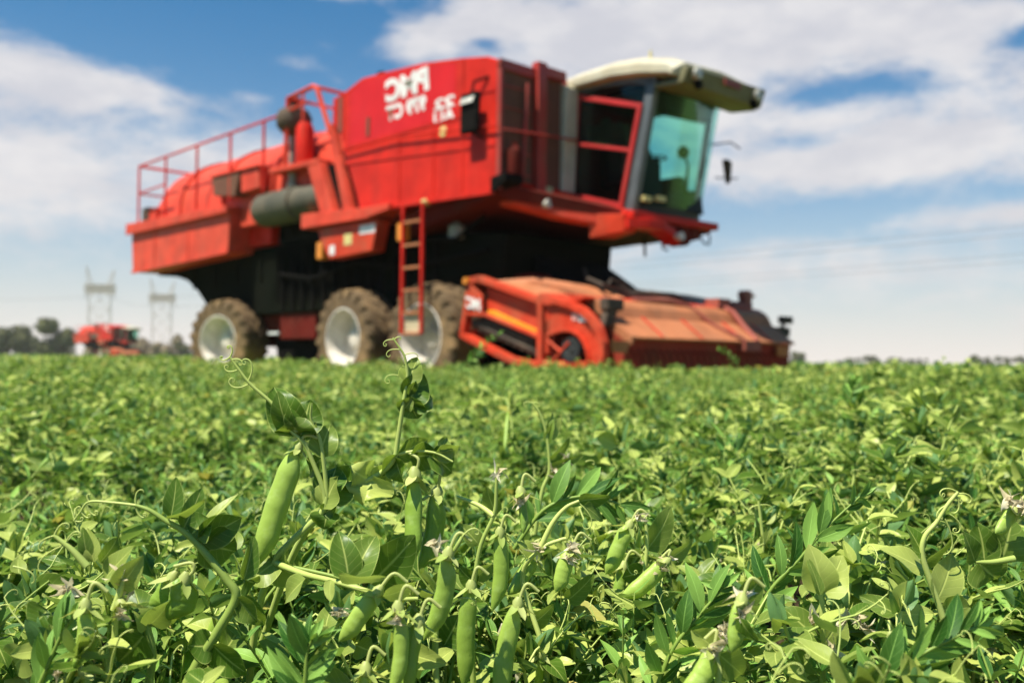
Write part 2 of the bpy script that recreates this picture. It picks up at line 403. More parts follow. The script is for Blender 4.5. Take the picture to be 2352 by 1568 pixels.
def make_harvester():
    H = empty('pea_harvester')
    P = lambda name, mb, m, par=H, **k: mb.build(name, m, par, **k)
    Rw = 0.86
    for F, yaw in ((0, 0), (-2.1, 0), (-6.75, R(16))):
        for nn_, sd_ in ((0.0, 1), (-3.3, -1)): make_wheel(H, F, nn_, Rw, 0.64, sd_, yaw).location.z = Rw - .03
    # chassis, axles
    c = MB()
    c.prism([(-8.2, 1.1), (-8.2, 1.75), (1.6, 1.75), (1.9, 1.35), (1.9, 1.0), (-7.6, 0.95)], -0.78, -2.5)
    c.box(-3.7, -1.2, -0.60, -0.78, 0.75, 1.5)
    for F in (0, -2.1, -6.75): c.tube([(F, -.35, Rw), (F, -2.95, Rw)], 0.14, 12)
    c.box(-1.4, -.7, -.5, -.9, .6, 1.2); c.box(-5.2, -3.9, -.6, -.95, .85, 1.5)
    lw = MB(); lw.prism([(-6.0, 1.2), (-5.8, .40), (-2.7, .36), (-2.5, 1.2)], -.9, -2.6); lw.box(-1.6, .5, -.9, -2.6, .4, 1.2); P('dark_underside_fill', lw, BLK, bevel=.02)  # added black blocks standing in for the darkness under the chassis
    P('chassis', c, DRED, bevel=.02)
    y = MB(); y.box(-3.65, -1.82, -0.56, -0.60, 1.70, 1.76); y.box(-5.24, -4.57, -.56, -.60, 1.55, 1.61)
    P('yellow_trim_strip', y, YEL)
    s = MB(); s.box(-5.6, -5.2, -0.56, -0.60, 0.95, 1.0); P('reflector', s, STKW)
    # belly
    b = MB()
    b.prism([(-10.9, 2.42), (-10.0, 2.36), (-9.3, 2.22), (-8.75, 1.95), (-8.2, 1.55), (-7.6, 1.35), (1.2, 1.35), (1.3, 2.36), (-3.2, 2.68), (-6.0, 2.68), (-10.9, 2.60)], -0.55, -2.9)
    for k in range(9): b.prism([(-8.9 + k * 1.0, 2.0), (-8.82 + k * 1.0, 2.0), (-8.82 + k * 1.0, 2.45), (-8.9 + k * 1.0, 2.45)], -0.50, -0.55)
    P('belly_pan', b, DGRN, bevel=.03)
    w = MB()
    w.box(-5.3, -1.7, -.55, -.62, 1.55, 2.68)
    for k in range(14):
        x = -5.0 + k * .36; w.box(x, x + .06, -.50, -.55, 1.4, 2.3 + .1 * (k % 3))
    w.tube([(-5, -.46, 2.1), (-3.8, -.44, 1.95), (-2.4, -.46, 2.15), (-1.0, -.46, 1.95), (1, -.46, 2.1)], .035)
    w.tube([(-1.4, -.3, 1.9), (-.8, -.32, 2.4), (.4, -.35, 2.3), (1.0, -.4, 2.6)], .03)
    P('side_framework', w, BLK)
    # rear bin
    r = MB()
    r.prism([(-11.15, 3.46), (-6.18, 3.46), (-6.24, 2.59), (-9.8, 2.47), (-11.04, 2.47)], 0.0, -3.3)
    rb = P('rear_bin', r, ORED, bevel=.02)
    l = MB(); l.prism([(-11.25, 3.44), (-6.14, 3.43), (-6.14, 3.50), (-11.25, 3.62)], 0.10, -3.4); l.box(-11.25, -6.14, .07, .10, 3.36, 3.45)
    P('bin_lip', l, ORED, rb, bevel=.01)
    e = MB(); e.box(-11.09, -11.05, -.05, -3.25, 2.5, 3.4); e.prism([(-9.86, 2.46), (-9.80, 2.46), (-9.76, 3.42), (-9.82, 3.42)], .012, -.01); e.prism([(-8.10, 2.53), (-8.05, 2.53), (-8.03, 3.42), (-8.08, 3.42)], .012, -.01)
    e.prism([(-11.03, 2.44), (-6.22, 2.56), (-6.22, 2.62), (-11.03, 2.51)], .03, -.01)
    P('bin_rib', e, ORED, rb)
    q = MB(); q.prism([(-7.2, 3.9), (-5.95, 3.85), (-5.3, 3.2), (-5.37, 2.72), (-7.2, 2.74)], -.45, -.65); P('inner_side_panel', q, RED, bevel=.015)
    # drum cover
    d = MB()
    prof = []
    for k in range(19):
        t = math.pi * k / 18
        prof.append((-1.65 + 1.42 * math.cos(t), 3.62 + 1.36 * math.sin(t) ** .85))
    prof = [(-.22, 3.1)] + prof + [(-3.08, 3.1)]
    d.prism(prof, -10.1, -2.3, 'F')
    dc = P('drum_cover', d, ORED, smooth=True)
    d2 = MB()
    pr2 = [(n * 1.0 + (n + 1.65) * .03, z + .04 if z > 3.2 else z) for n, z in prof]
    for F0, F1 in ((-9.2, -8.95), (-7.0, -6.9), (-4.9, -4.8)): d2.prism(pr2, F0, F1, 'F')
    P('cover_band', d2, ORED, dc, smooth=True)
    d3 = MB()
    pr3 = [(-1.65 + (n + 1.65) * .9, 3.1 + (z - 3.1) * .86) for n, z in prof]
    v = [(-10.1, a, b_) for a, b_ in prof] + [(-10.75, a, b_) for a, b_ in pr3]; n = len(prof)
    d3.add(v, [tuple(range(n)), tuple(range(2 * n - 1, n - 1, -1))] + [(i, (i + 1) % n, (i + 1) % n + n, i + n) for i in range(n)])
    d3.prism([(-.5, 3.45), (-.2, 3.45), (-.2, 3.95), (-.5, 3.95)], -10.7, -10.2, 'F')
    P('cover_end_cap', d3, ORED, dc, smooth=True)
    g = MB(); g.box(-10.95, -10.6, -.15, -.6, 3.5, 4.0); P('rear_gearbox', g, SOOT, bevel=.04)
    # air outlet box
    o = MB(); o.hexa([(-6.85, 0.02, 3.78), (-5.95, 0.02, 3.66), (-5.75, -.7, 3.72), (-6.85, -.7, 3.8)], [(-6.95, 0.02, 4.16), (-5.75, .02, 4.12), (-5.7, -.7, 4.15), (-6.95, -.7, 4.18)])
    P('air_outlet_box', o, BRN, bevel=.015)
    o = MB(); o.hexa([(-5.72, .0, 3.70), (-5.0, .0, 3.72), (-5.0, -.7, 3.75), (-5.72, -.7, 3.75)], [(-5.75, .0, 4.14), (-5.05, .0, 4.12), (-5.05, -.8, 4.3), (-5.75, -.8, 4.3)])
    o.prism([(-6.98, 4.16), (-5.0, 4.12), (-5.0, 4.16), (-6.98, 4.20)], .05, -.8)
    P('outlet_hood', o, ORED, bevel=.015)
    # engine bay
    k = MB(); k.box(-5.2, -2.25, -.55, -2.9, 2.7, 4.15); k.box(-4.3, -3.4, -.35, -.55, 3.55, 3.95); k.prism([(-3.0, 3.86), (-2.45, 3.86), (-1.9, 2.98), (-2.75, 2.98)], -.14, -.3)  # last prism: black panel painting the dark gap behind the struts
    for i in range(6): k.tube([(-5.0 + i * .45, -.5, 2.8), (-4.9 + i * .42, -.42, 3.2), (-4.8 + i * .45, -.5, 3.8)], .035)
    P('engine_block_and_gap_shade', k, BLK, bevel=.02)
    mf = MB(); mf.lathe([(-5.30, .20), (-5.27, .29), (-5.15, .325), (-3.95, .325), (-3.93, .34), (-3.87, .34), (-3.85, .30), (-3.0, .25), (-2.7, .25)], (0, -.25, 3.32), 'F', 28)
    P('exhaust_silencer', mf, GREYG, smooth=True)
    pp_ = MB(); pp_.tube([(-4.1, -.2, 3.62), (-4.1, -.2, 4.72)], .085, 16); pp_.lathe([(0, .11), (.06, .11)], (-4.1, -.2, 3.64), 'Z', 16)
    ip = P('air_intake_pipe', pp_, mat('pale_grey_pipe', (.30, .27, .22), .6), smooth=True)
    bw = MB(); bw.lathe([(4.58, .10), (4.64, .22), (4.74, .31), (4.92, .33), (5.04, .27), (5.10, .14), (5.12, .10), (5.2, .10), (5.22, .13), (5.29, .12), (5.31, .04)], (-4.1, -.2, 0), 'Z', 24)
    P('precleaner_bowl', bw, SOOT, ip, smooth=True)
    dr = MB(); dr.lathe([(3.9, .15), (3.95, .165), (4.62, .165), (4.74, .10), (4.76, .02)], (-3.62, -.15, 0), 'Z', 20); P('oil_tank', dr, RED, smooth=True)
    # frame struts and rear loop
    st = MB()
    st.prism([(-3.28, 3.92), (-2.88, 3.92), (-2.38, 2.95), (-2.78, 2.95)], .02, -.14)
    st.prism([(-4.6, 3.92), (-2.88, 3.86), (-2.88, 3.96), (-4.6, 4.02)], .03, -.35)
    st.prism([(-2.62, 4.5), (-2.48, 4.5), (-1.85, 2.95), (-2.1, 2.95)], .02, -.10)
    P('engine_frame', st, ORED, bevel=.015)
    lp = MB()
    lp.tube([(-4.05, 0, 4.0), (-3.98, 0, 5.22), (-3.12, 0, 5.26), (-2.99, 0, 5.2), (-2.55, 0, 4.35)], .045)
    lp.tube([(-3.98, 0, 4.98), (-3.3, 0, 5.02)], .03); lp.tube([(-3.45, 0, 5.24), (-3.45, 0, 4.4)], .025); lp.tube([(-3.98, -1.1, 5.22), (-3.12, -1.1, 5.26)], .04); lp.tube([(-3.98, 0, 5.22), (-3.98, -1.1, 5.22), (-3.98, -1.1, 4.3)], .035); lp.tube([(-3.12, 0, 5.26), (-3.12, -1.1, 5.26)], .035)
    P('access_hoop_rail', lp, ORED)
    # railing
    ra = MB()
    ra.tube([(-10.75, 0, 4.94), (-4.25, 0, 4.96)], .026)
    for F in (-10.75, -9.26, -7.69, -6.19, -4.85): ra.tube([(F, 0, 3.6), (F, 0, 4.95)], .028)
    ra.tube([(-10.75, 0, 4.94), (-10.75, -3.3, 4.94)], .032); ra.tube([(-10.75, 0, 4.3), (-10.75, -3.3, 4.3)], .024)
    ra.tube([(-10.75, 0, 4.3), (-9.26, 0, 4.33)], .022)
    ra.tube([(-10.75, -3.3, 4.94), (-4.25, -3.3, 4.96)], .032)
    for F in (-10.75, -9.26, -7.69, -6.19, -4.85): ra.tube([(F, -3.3, 3.6), (F, -3.3, 4.95)], .028)
    P('hand_rail', ra, RED)
    # platform and label panel
    pf = MB(); pf.prism([(-3.30, 2.76), (-1.26, 2.74), (-1.26, 2.92), (-3.30, 3.02)], .10, -.6); pf.prism([(-1.26, 2.76), (-.7, 2.82), (-.7, 2.92), (-1.26, 2.92)], .10, -.5)
    P('platform', pf, ORED, bevel=.012)
    lb = MB(); lb.prism([(-2.9, 2.72), (-1.12, 2.72), (-1.28, 2.23), (-2.52, 2.18), (-2.78, 2.46)], .0, -.25)
    lp_ = P('label_panel', lb, HRED, bevel=.012)
    for (a0, a1, z0, z1, mm, nm) in ((-1.63, -1.2, 2.52, 2.66, STKW, 'white_sticker'), (-2.08, -1.85, 2.38, 2.56, PALEY, 'yellow_sticker'), (-2.52, -2.36, 2.25, 2.41, STKW, 'white_sticker')):
        P(nm, MB().box(a0, a1, .004, .0, z0, z1), mm, lp_)
    P('amber_marker', MB().box(-2.95, -2.78, .0, -.15, 2.2, 2.5), AMBER, bevel=.02); P('amber_marker', MB().box(-.62, -.42, .0, -.12, 2.32, 2.6), AMBER, bevel=.02)
    # hopper
    t = MB()
    t.prism([(-2.48, 4.92), (-2.15, 4.96), (-1.62, 5.09), (-.95, 5.05), (0, 4.98), (.9, 4.85), (1.45, 4.75), (1.66, 4.66), (1.66, 2.83), (1.60, 2.81), (-1.62, 2.90), (-2.24, 4.25), (-2.5, 4.52)], 0, -3.2)
    hp = P('hopper', t, RED, bevel=.02)
    t = MB()
    up = [(-1.95, 4.03), (.30, 4.03), (.78, 4.00), (.78, 4.80), (0, 4.935), (-.95, 5.00), (-1.60, 5.03), (-1.62, 5.03), (-1.95, 4.9)]
    t.prism(up, .004, .0); P('upper_decal_panel', t, CRIM, hp)
    t = MB()
    for F, z0, z1 in ((-2.17, 4.15, 4.93), (.94, 2.9, 4.82), (-.57, 2.9, 3.9), (.27, 2.9, 4.0)): t.box(F - .02, F + .02, .012, 0, z0, z1)
    t.prism([(-2.05, 3.72), (1.64, 3.46), (1.64, 3.50), (-2.05, 3.78)], .014, 0)
    t.prism([(-2.10, 4.0), (.92, 3.98), (.92, 4.01), (-2.10, 4.04)], .012, 0)
    t.prism([(.96, 4.28), (1.64, 4.22), (1.64, 4.25), (.96, 4.31)], .012, 0)
    t.prism([(-1.6, 2.88), (1.64, 2.79), (1.64, 2.86), (-1.6, 2.95)], .03, 0)
    t.tube([(-2.2, .06, 3.95), (-.7, .06, 3.95), (1.72, .06, 3.72)], .014)
    P('hopper_seam', t, RED, hp)
    t = MB(); t.box(-2.3, -2.14, .01, 0, 4.3, 4.9); t.box(-1.45, -1.37, .02, 0, 4.1, 4.4); P('hopper_latch', t, BRN, hp)
    t = MB(); t.lathe([(5.05, .05), (5.2, .05), (5.22, .09), (5.30, .10), (5.34, .03)], (-1.75, -.5, 0), 'Z', 12); t.box(-2.1, -1.5, -.4, -.7, 5.02, 5.12); P('breather_cap', t, BLK, hp, smooth=True)
    F1 = (1, 0, 0)
    lettering('maker_lettering', 'PMC', 1.10, .37, (-.40, .010, 4.72), F1, (-.10, 0, 1), WHT, hp, bold=.06)
    lettering('model_lettering', '979 CT', 1.02, .25, (-.41, .010, 4.36), F1, (-.05, 0, 1), WHT, hp, bold=.055)
    lettering('unit_number', '22', .48, .17, (.53, .010, 4.27), F1, (0, 0, 1), WHT, hp, bold=.04)
    lettering('unit_number', 'AU', .50, .18, (.53, .010, 4.07), F1, (0, 0, 1), WHT, hp, bold=.04)
    t = MB(); t.lathe([(.012, .075), (.0, .08)], (.5, 0, 3.85), 'N', 16); P('round_sticker', t, PALEY, hp)
    t = MB(); t.lathe([(-.02, .05), (.08, .05)], (.14, 0, 2.84), 'N', 10); P('marker_lamp', t, PALEY, hp)
    # mirror
    t = MB(); t.box(1.10, 1.46, .20, .11, 3.66, 4.24); mi = P('side_mirror', t, BLK, bevel=.04)
    t = MB(); g_ = [(.262 - .0022 * k * k, 3.71 + .04 * (k + 6)) for k in range(-6, 7)]
    t.add([(F, n_, z) for n_, z in g_ for F in (1.14, 1.42)], [(2 * k, 2 * k + 1, 2 * k + 3, 2 * k + 2) for k in range(9, 12)]); P('mirror_glass_reflection', t, LAMP, mi, smooth=True)  # pale top strip: sky reflection put into the colour, black below
    P('mirror_arm', MB().tube([(1.28, .14, 4.2), (1.3, .1, 4.4), (1.5, 0, 4.45)], .02), BLK, mi); P('mirror_arm', MB().tube([(1.28, .14, 3.7), (1.4, 0, 3.6)], .02), BLK, mi)
    # front wall of the hopper
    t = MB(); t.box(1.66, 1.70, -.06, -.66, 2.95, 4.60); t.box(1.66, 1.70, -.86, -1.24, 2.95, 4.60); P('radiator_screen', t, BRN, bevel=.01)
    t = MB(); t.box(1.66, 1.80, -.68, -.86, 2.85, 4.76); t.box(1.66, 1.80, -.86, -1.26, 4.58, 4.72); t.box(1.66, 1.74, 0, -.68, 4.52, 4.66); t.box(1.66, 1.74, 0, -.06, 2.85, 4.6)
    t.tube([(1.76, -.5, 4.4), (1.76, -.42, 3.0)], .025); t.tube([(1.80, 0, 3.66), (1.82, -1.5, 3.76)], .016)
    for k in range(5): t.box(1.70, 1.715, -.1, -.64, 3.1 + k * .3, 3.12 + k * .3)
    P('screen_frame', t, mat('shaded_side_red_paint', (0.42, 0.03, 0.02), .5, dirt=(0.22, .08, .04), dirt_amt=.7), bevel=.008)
    t = MB(); t.lathe([(3.04, .085), (3.08, .10), (3.40, .10), (3.46, .04), (3.52, .03)], (1.80, -.22, 0), 'Z', 16); P('fire_extinguisher', t, DRED, smooth=True)
    t = MB(); t.hexa([(1.60, .04, 2.80), (1.90, .04, 2.95), (1.90, -.3, 2.95), (1.6, -.3, 2.80)], [(1.60, .04, 3.02), (1.90, .04, 3.05), (1.9, -.3, 3.05), (1.6, -.3, 3.02)]); P('corner_bracket', t, BLK)
    # cab floor and under body
    t = MB()
    t.hexa([(-1.0, -.25, 2.42), (1.62, -.02, 2.78), (1.75, -3.3, 2.40), (-1.5, -3.3, 2.30)], [(-1.0, -.25, 2.80), (1.70, -.02, 2.86), (1.75, -3.3, 2.85), (-1.5, -3.3, 2.8)])
    t.hexa([(1.6, -.05, 2.76), (2.78, -1.50, 2.46), (2.95, -3.25, 2.44), (1.6, -3.3, 2.38)], [(1.66, -.05, 2.95), (2.80, -1.48, 2.60), (2.98, -3.28, 2.60), (1.6, -3.3, 2.95)])
    P('under_body', t, DRED, bevel=.01)
    t = MB()
    t.hexa([(1.66, -.02, 2.84), (1.74, -1.50, 2.80), (1.5, -1.50, 2.8), (1.5, -.02, 2.8)], [(1.74, -.02, 3.00), (1.76, -1.50, 2.98), (1.5, -1.5, 3.0), (1.5, -.02, 3.0)])
    t.hexa([(1.5, -1.40, 2.80), (2.80, -1.40, 2.52), (2.80, -1.6, 2.52), (1.5, -1.6, 2.8)], [(1.5, -1.42, 2.96), (2.80, -1.42, 2.62), (2.8, -1.6, 2.62), (1.5, -1.6, 2.96)])
    t.hexa([(2.72, -1.42, 2.50), (2.92, -1.45, 2.50), (3.10, -3.25, 2.48), (2.8, -3.25, 2.48)], [(2.72, -1.42, 2.60), (2.92, -1.45, 2.60), (3.10, -3.25, 2.585), (2.8, -3.25, 2.585)])
    P('cab_floor_edge', t, RED, bevel=.01)
    P('floor_label', MB().box(1.76, 1.768, -.75, -1.02, 2.88, 3.0), STKG)
    t = MB()
    path = [(1.72, -.30, 2.78), (1.95, -.55, 2.70), (2.2, -.8, 2.60), (2.5, -1.15, 2.52), (2.75, -1.35, 2.47)]
    for i in range(4):
        a, b = path[i], path[i + 1]
        t.hexa([(a[0], a[1], a[2] - .10), (b[0], b[1], b[2] - .10), (b[0] - .3, b[1], b[2] - .10), (a[0] - .3, a[1], a[2] - .10)], [(a[0], a[1], a[2] + .02), (b[0], b[1], b[2] + .02), (b[0] - .3, b[1], b[2] + .02), (a[0] - .3, a[1], a[2] + .02)])
    P('curved_skirt', t, ORED, bevel=.01)
    t = MB(); t.hexa([(2.40, -1.12, 2.22), (2.85, -1.35, 2.30), (2.75, -1.7, 2.32), (2.45, -1.6, 2.24)], [(2.40, -1.10, 2.56), (2.85, -1.32, 2.54), (2.75, -1.7, 2.50), (2.45, -1.6, 2.50)]); P('tow_bracket', t, HRED, bevel=.01)
    t = MB()
    pth = [(2.9, -1.36, 2.44), (3.0, -1.7, 2.47), (3.04, -2.0, 2.46), (3.02, -2.3, 2.38), (2.98, -2.45, 2.30)]
    for i in range(4):
        a, b = pth[i], pth[i + 1]
        t.hexa([(a[0] - .3, a[1], a[2] - .10), (a[0], a[1], a[2] - .10), (b[0], b[1], b[2] - .10), (b[0] - .3, b[1], b[2] - .10)], [(a[0] - .3, a[1], a[2] + .03), (a[0], a[1], a[2] + .03), (b[0], b[1], b[2] + .03), (b[0] - .3, b[1], b[2] + .03)])
    P('curved_front_skirt', t, RED, bevel=.01)
    for n_, f_, z_ in ((-.62, 2.05, 2.68), (-2.3, 3.08, 2.30)):
        t = MB(); t.lathe([(-.06, .05), (.03, .065), (.05, .06)], (f_, n_, z_), 'F', 14); P('work_lamp', t, LAMP, smooth=True)
    t = MB(); t.lathe([(0, .16), (.25, .16)], (2.7, -2.62, 2.36), 'F', 16); t.hexa([(2.8, -2.75, 2.28), (2.98, -2.75, 2.28), (2.98, -2.95, 2.33), (2.8, -2.95, 2.33)], [(2.8, -2.75, 2.5), (2.98, -2.75, 2.5), (2.98, -2.95, 2.5), (2.8, -2.95, 2.5)]); P('front_bracket', t, DRED, bevel=.01)
    P('hanging_hook', MB().tube([(2.95, -2.95, 2.44), (2.97, -3.0, 2.32), (2.97, -3.1, 2.27), (2.97, -3.2, 2.28), (2.96, -3.22, 2.42)], .014), BLK); P('hanging_hook', MB().tube([(2.4, -2.75, 2.42), (2.4, -2.8, 2.22), (2.42, -2.9, 2.2)], .016), BLK)
    P('hanging_rod', MB().tube([(2.2, -2.6, 2.40), (2.2, -2.62, 2.1)], .02), BLK)
    # cab
    t = MB()
    t.prism([(1.60, 2.95), (1.74, 2.92), (1.80, 4.52), (1.60, 4.62)], -1.26, -1.53)
    P('rear_cab_post', t, CREAM, bevel=.02)
    P('rear_cab_post', MB().prism([(1.44, 2.95), (1.60, 2.92), (1.70, 4.50), (1.44, 4.62)], -3.14, -3.26), CREAM, bevel=.02)
    def strip(mb, pts, wd, n0, n1):
        for i in range(len(pts) - 1):
            a = Vector((pts[i][0], pts[i][1])); b = Vector((pts[i + 1][0], pts[i + 1][1])); d = (b - a).normalized(); q = Vector((-d.y, d.x)) * wd / 2
            a2, b2 = a - d * wd * .4, b + d * wd * .4
            mb.prism([tuple(a2 - q), tuple(b2 - q), tuple(b2 + q), tuple(a2 + q)], n0, n1)
    t = MB(); NS_ = -1.55
    cor = [(1.78, 4.42), (2.95, 4.06), (2.62, 2.70), (1.68, 2.96)]
    strip(t, cor[:2], .07, NS_ + .03, NS_ - .02); strip(t, cor[1:3], .07, NS_ + .034, NS_ - .024); strip(t, cor[2:], .07, NS_ + .03, NS_ - .02); strip(t, [cor[3], cor[0]], .05, NS_ + .034, NS_ - .024)
    strip(t, [(1.75, 3.72), (2.80, 3.46)], .05, NS_ + .026, NS_ - .016)
    dr_ = P('cab_door', t, mat('door_frame_red', (0.50, 0.02, 0.02), .45, dirt=(.3, .08, .05), dirt_amt=.3), bevel=.006)
    P('door_glass', MB().prism(cor, NS_ - .002, NS_ - .008), GLASSD, dr_)
    P('door_handle', MB().tube([(2.72, NS_ + .05, 3.40), (2.66, NS_ + .06, 3.15)], .015), BLK, dr_)
    t = MB()
    strip(t, [(2.74, 2.62), (3.12, 4.38)], .16, -1.56, -1.68)
    strip(t, [(1.70, 4.50), (2.2, 4.52), (2.8, 4.46), (3.15, 4.36)], .09, -1.56, -1.64)
    P('front_cab_post', t, GREY, bevel=.015)
    P('front_cab_post', (lambda q: (strip(q, [(2.66, 2.62), (2.98, 4.40)], .09, -3.18, -3.25), q)[1])(MB()), BLK, bevel=.015)
    P('upper_side_window', MB().prism([(1.80, 4.44), (2.97, 4.10), (3.10, 4.36), (2.6, 4.50), (2.1, 4.52)], -1.60, -1.606), GLASSD)
    # wrap-round windscreen
    def bulge(f, k):      # plan curve between the two sides
        return f + .30 * (1 - (2 * k - 1) ** 2) ** .6
    for nm, z0, z1, m_, th in (('windscreen', 2.70, 4.36, GLASS, .006), ('windscreen_seal', 2.58, 2.72, RUB, .03)):
        t = MB(); vs = []; nseg = 14
        for k in range(nseg + 1):
            u = k / nseg; n_ = -1.62 - 1.66 * u
            for z, dd in ((z0, 0), (z1, 0), (z1, -th), (z0, -th)):
                fb = 2.66 + (z - 2.6) * .215
                vs.append((bulge(fb, u) + dd, n_, z))
        fs = []
        for k in range(nseg):
            for j in range(4): a = k * 4 + j; b = k * 4 + (j + 1) % 4; fs.append((a, b, b + 4, a + 4))
        fs += [(0, 1, 2, 3), tuple(nseg * 4 + j for j in (3, 2, 1, 0))]
        t.add(vs, fs); P(nm, t, m_, smooth=True)
    P('screen_label', MB().box(2.86, 2.94, -1.66, -1.84, 2.76, 2.83), PALEY)
    P('screen_label', MB().box(2.94, 3.00, -1.90, -2.08, 2.78, 2.85), PALEY)
    P('far_side_window', MB().prism([(1.65, 2.95), (2.64, 2.75), (2.96, 4.38), (1.75, 4.45)], -3.24, -3.246), GLASS)
    # interior
    t = MB(); t.box(1.62, 2.75, -1.64, -3.16, 2.62, 2.72); t.box(1.60, 1.66, -1.64, -3.16, 2.72, 4.45); t.box(1.66, 2.5, -3.06, -3.2, 2.7, 3.35)
    P('cab_interior', t, CHAR)
    t = MB(); t.box(1.9, 2.4, -2.1, -2.6, 3.05, 3.2); t.hexa([(1.72, -2.1, 3.1), (1.9, -2.1, 3.1), (1.9, -2.6, 3.1), (1.72, -2.6, 3.1)], [(1.66, -2.12, 3.8), (1.8, -2.12, 3.8), (1.8, -2.58, 3.8), (1.66, -2.58, 3.8)]); t.box(1.66, 1.78, -2.2, -2.5, 3.8, 3.98); t.box(2.0, 2.3, -2.2, -2.5, 2.7, 3.06)
    P('driver_seat', t, CHAR, bevel=.04)
    t = MB(); t.tube([(2.72, -2.3, 2.7), (2.62, -2.3, 3.45)], .06); t.lathe([(-.012, .2), (.012, .2), (.012, .17), (-.012, .17), (-.012, .2)], (2.60, -2.3, 3.50), 'Z', 24, cap=False); t.box(2.5, 2.7, -2.26, -2.34, 3.44, 3.5); t.box(2.45, 2.85, -1.75, -2.15, 2.72, 3.38); t.lathe([(3.36, .14), (3.46, .17), (3.58, .12)], (2.62, -1.98, 0), 'Z', 12)
    P('steering_column', t, CHAR, bevel=.02)
    t = MB(); t.tube([(2.95, -2.75, 2.72), (2.90, -2.68, 3.0), (2.96, -2.66, 3.4), (2.92, -2.62, 3.55)], [.05, .035, .02, .02]); t.lathe([(3.5, .03), (3.54, .085), (3.62, .09), (3.68, .04)], (2.90, -2.62, 0), 'Z', 12); t.hexa([(2.6, -2.4, 2.7), (3.0, -2.6, 2.7), (3.0, -3.0, 2.7), (2.6, -3.0, 2.7)], [(2.7, -2.5, 2.95), (2.95, -2.6, 2.9), (2.95, -3.0, 3.05), (2.7, -2.9, 3.1)])
    P('control_lever', t, CHAR)
    t = MB(); t.box(1.7, 3.0, -1.7, -3.1, 4.36, 4.42); t.hexa([(2.95, -2.0, 4.02), (3.1, -2.0, 4.02), (3.1, -3.05, 4.08), (2.95, -3.05, 4.08)], [(2.9, -1.75, 4.38), (3.15, -1.75, 4.38), (3.15, -3.1, 4.38), (2.9, -3.1, 4.38)]); P('sun_visor', t, CHAR)
    t = MB(); t.lathe([(-.02, .14), (.02, .12)], (2.0, -1.9, 4.0), 'N', 20); t.hexa([(1.72, -1.8, 3.72), (2.5, -1.8, 3.62), (2.5, -2.0, 3.62), (1.72, -2.0, 3.72)], [(1.72, -1.8, 4.05), (2.4, -1.8, 3.98), (2.4, -2.0, 3.98), (1.72, -2.0, 4.05)]); P('seat_cover', t, mat('beige_fabric', (.30, .26, .17), .9), bevel=.05)
    # roof
    top = [(1.40, 4.66), (1.80, 4.71), (2.5, 4.73), (3.0, 4.68), (3.5, 4.56), (3.72, 4.46)]
    bot = [(1.40, 4.53), (1.98, 4.52), (2.5, 4.52), (3.0, 4.46), (3.5, 4.36), (3.66, 4.32)]
    vs = []; NN = [(-1.42, 0), (-1.55, .05), (-2.4, .10), (-3.25, .05), (-3.38, 0)]
    for n_, dz in NN:
        sh = 0.12 if n_ in (-1.42, -3.38) else 0
        for f_, z_ in top: vs.append((f_ - (.1 * (f_ > 3.6)) * (sh > 0), n_, z_ - sh * .35 + dz))
        for f_, z_ in reversed(bot): vs.append((f_ - (.1 * (f_ > 3.6)) * (sh > 0), n_, z_ + sh * .2))
    t = MB(); L = len(top) * 2; fs = [tuple(range(L)), tuple(4 * L + j for j in range(L - 1, -1, -1))]
    for i in range(4):
        for j in range(L): a = i * L + j; b = i * L + (j + 1) % L; fs.append((a, b, b + L, a + L))
    t.add(vs, fs); rf = P('cab_roof', t, CREAM, smooth=True, bevel=.02)
    t = MB()
    t.hexa([(3.60, -1.50, 4.22), (3.70, -1.50, 4.24), (3.72, -3.40, 4.24), (3.60, -3.40, 4.22)], [(3.64, -1.52, 4.46), (3.78, -1.52, 4.44), (3.80, -3.42, 4.50), (3.64, -3.42, 4.52)])
    t.hexa([(3.2, -1.52, 4.26), (3.62, -1.50, 4.22), (3.62, -3.42, 4.22), (3.2, -3.40, 4.26)], [(3.2, -1.52, 4.32), (3.62, -1.50, 4.30), (3.62, -3.42, 4.30), (3.2, -3.40, 4.32)])
    P('roof_visor', t, OLIVE, rf, bevel=.02)
    P('roof_badge', MB().box(3.785, 3.80, -2.35, -2.75, 4.36, 4.46), mat('faded_red_badge', (.30, .05, .03), .6), rf)
    for n_ in (-1.72, -3.2):
        t = MB(); t.lathe([(-.02, .085), (.05, .085), (.06, .07)], (3.76, n_, 4.38), 'F', 16); P('roof_lamp', t, LAMP, rf, smooth=True)
        t = MB(); t.lathe([(-.02, .07), (.03, .07)], (3.75, n_ - .06 if n_ > -2 else n_ + .04, 4.25), 'F', 14); P('roof_lamp_socket', t, BLK, rf)
    t = MB(); t.tube([(3.0, -1.7, 4.75), (3.0, -1.7, 4.86)], .02); t.tube([(2.85, -1.9, 4.78), (2.85, -1.9, 4.84)], .03); P('roof_aerial', t, PALEY, rf)
    t = MB(); t.hexa([(3.10, -3.40, 3.20), (3.18, -3.40, 3.20), (3.18, -3.46, 3.21), (3.10, -3.48, 3.21)], [(3.06, -3.36, 3.58), (3.18, -3.34, 3.58), (3.18, -3.50, 3.55), (3.06, -3.52, 3.55)]); fm = P('far_side_mirror', t, SOOT, bevel=.04)
    P('mirror_arm', MB().tube([(2.9, -3.25, 3.8), (3.17, -3.45, 3.84), (3.17, -3.7, 3.78)], .012), BLK, fm); P('mirror_arm', MB().tube([(3.0, -3.3, 3.3), (3.2, -3.6, 3.3)], .010), BLK, fm)
    # ladder
    t = MB()
    for F in (-.27, .21): t.prism([(F - .025, .87), (F + .025, .87), (F + .025, 2.82), (F - .025, 2.82)], .16, .11)
    la = P('ladder', t, RED, bevel=.008)
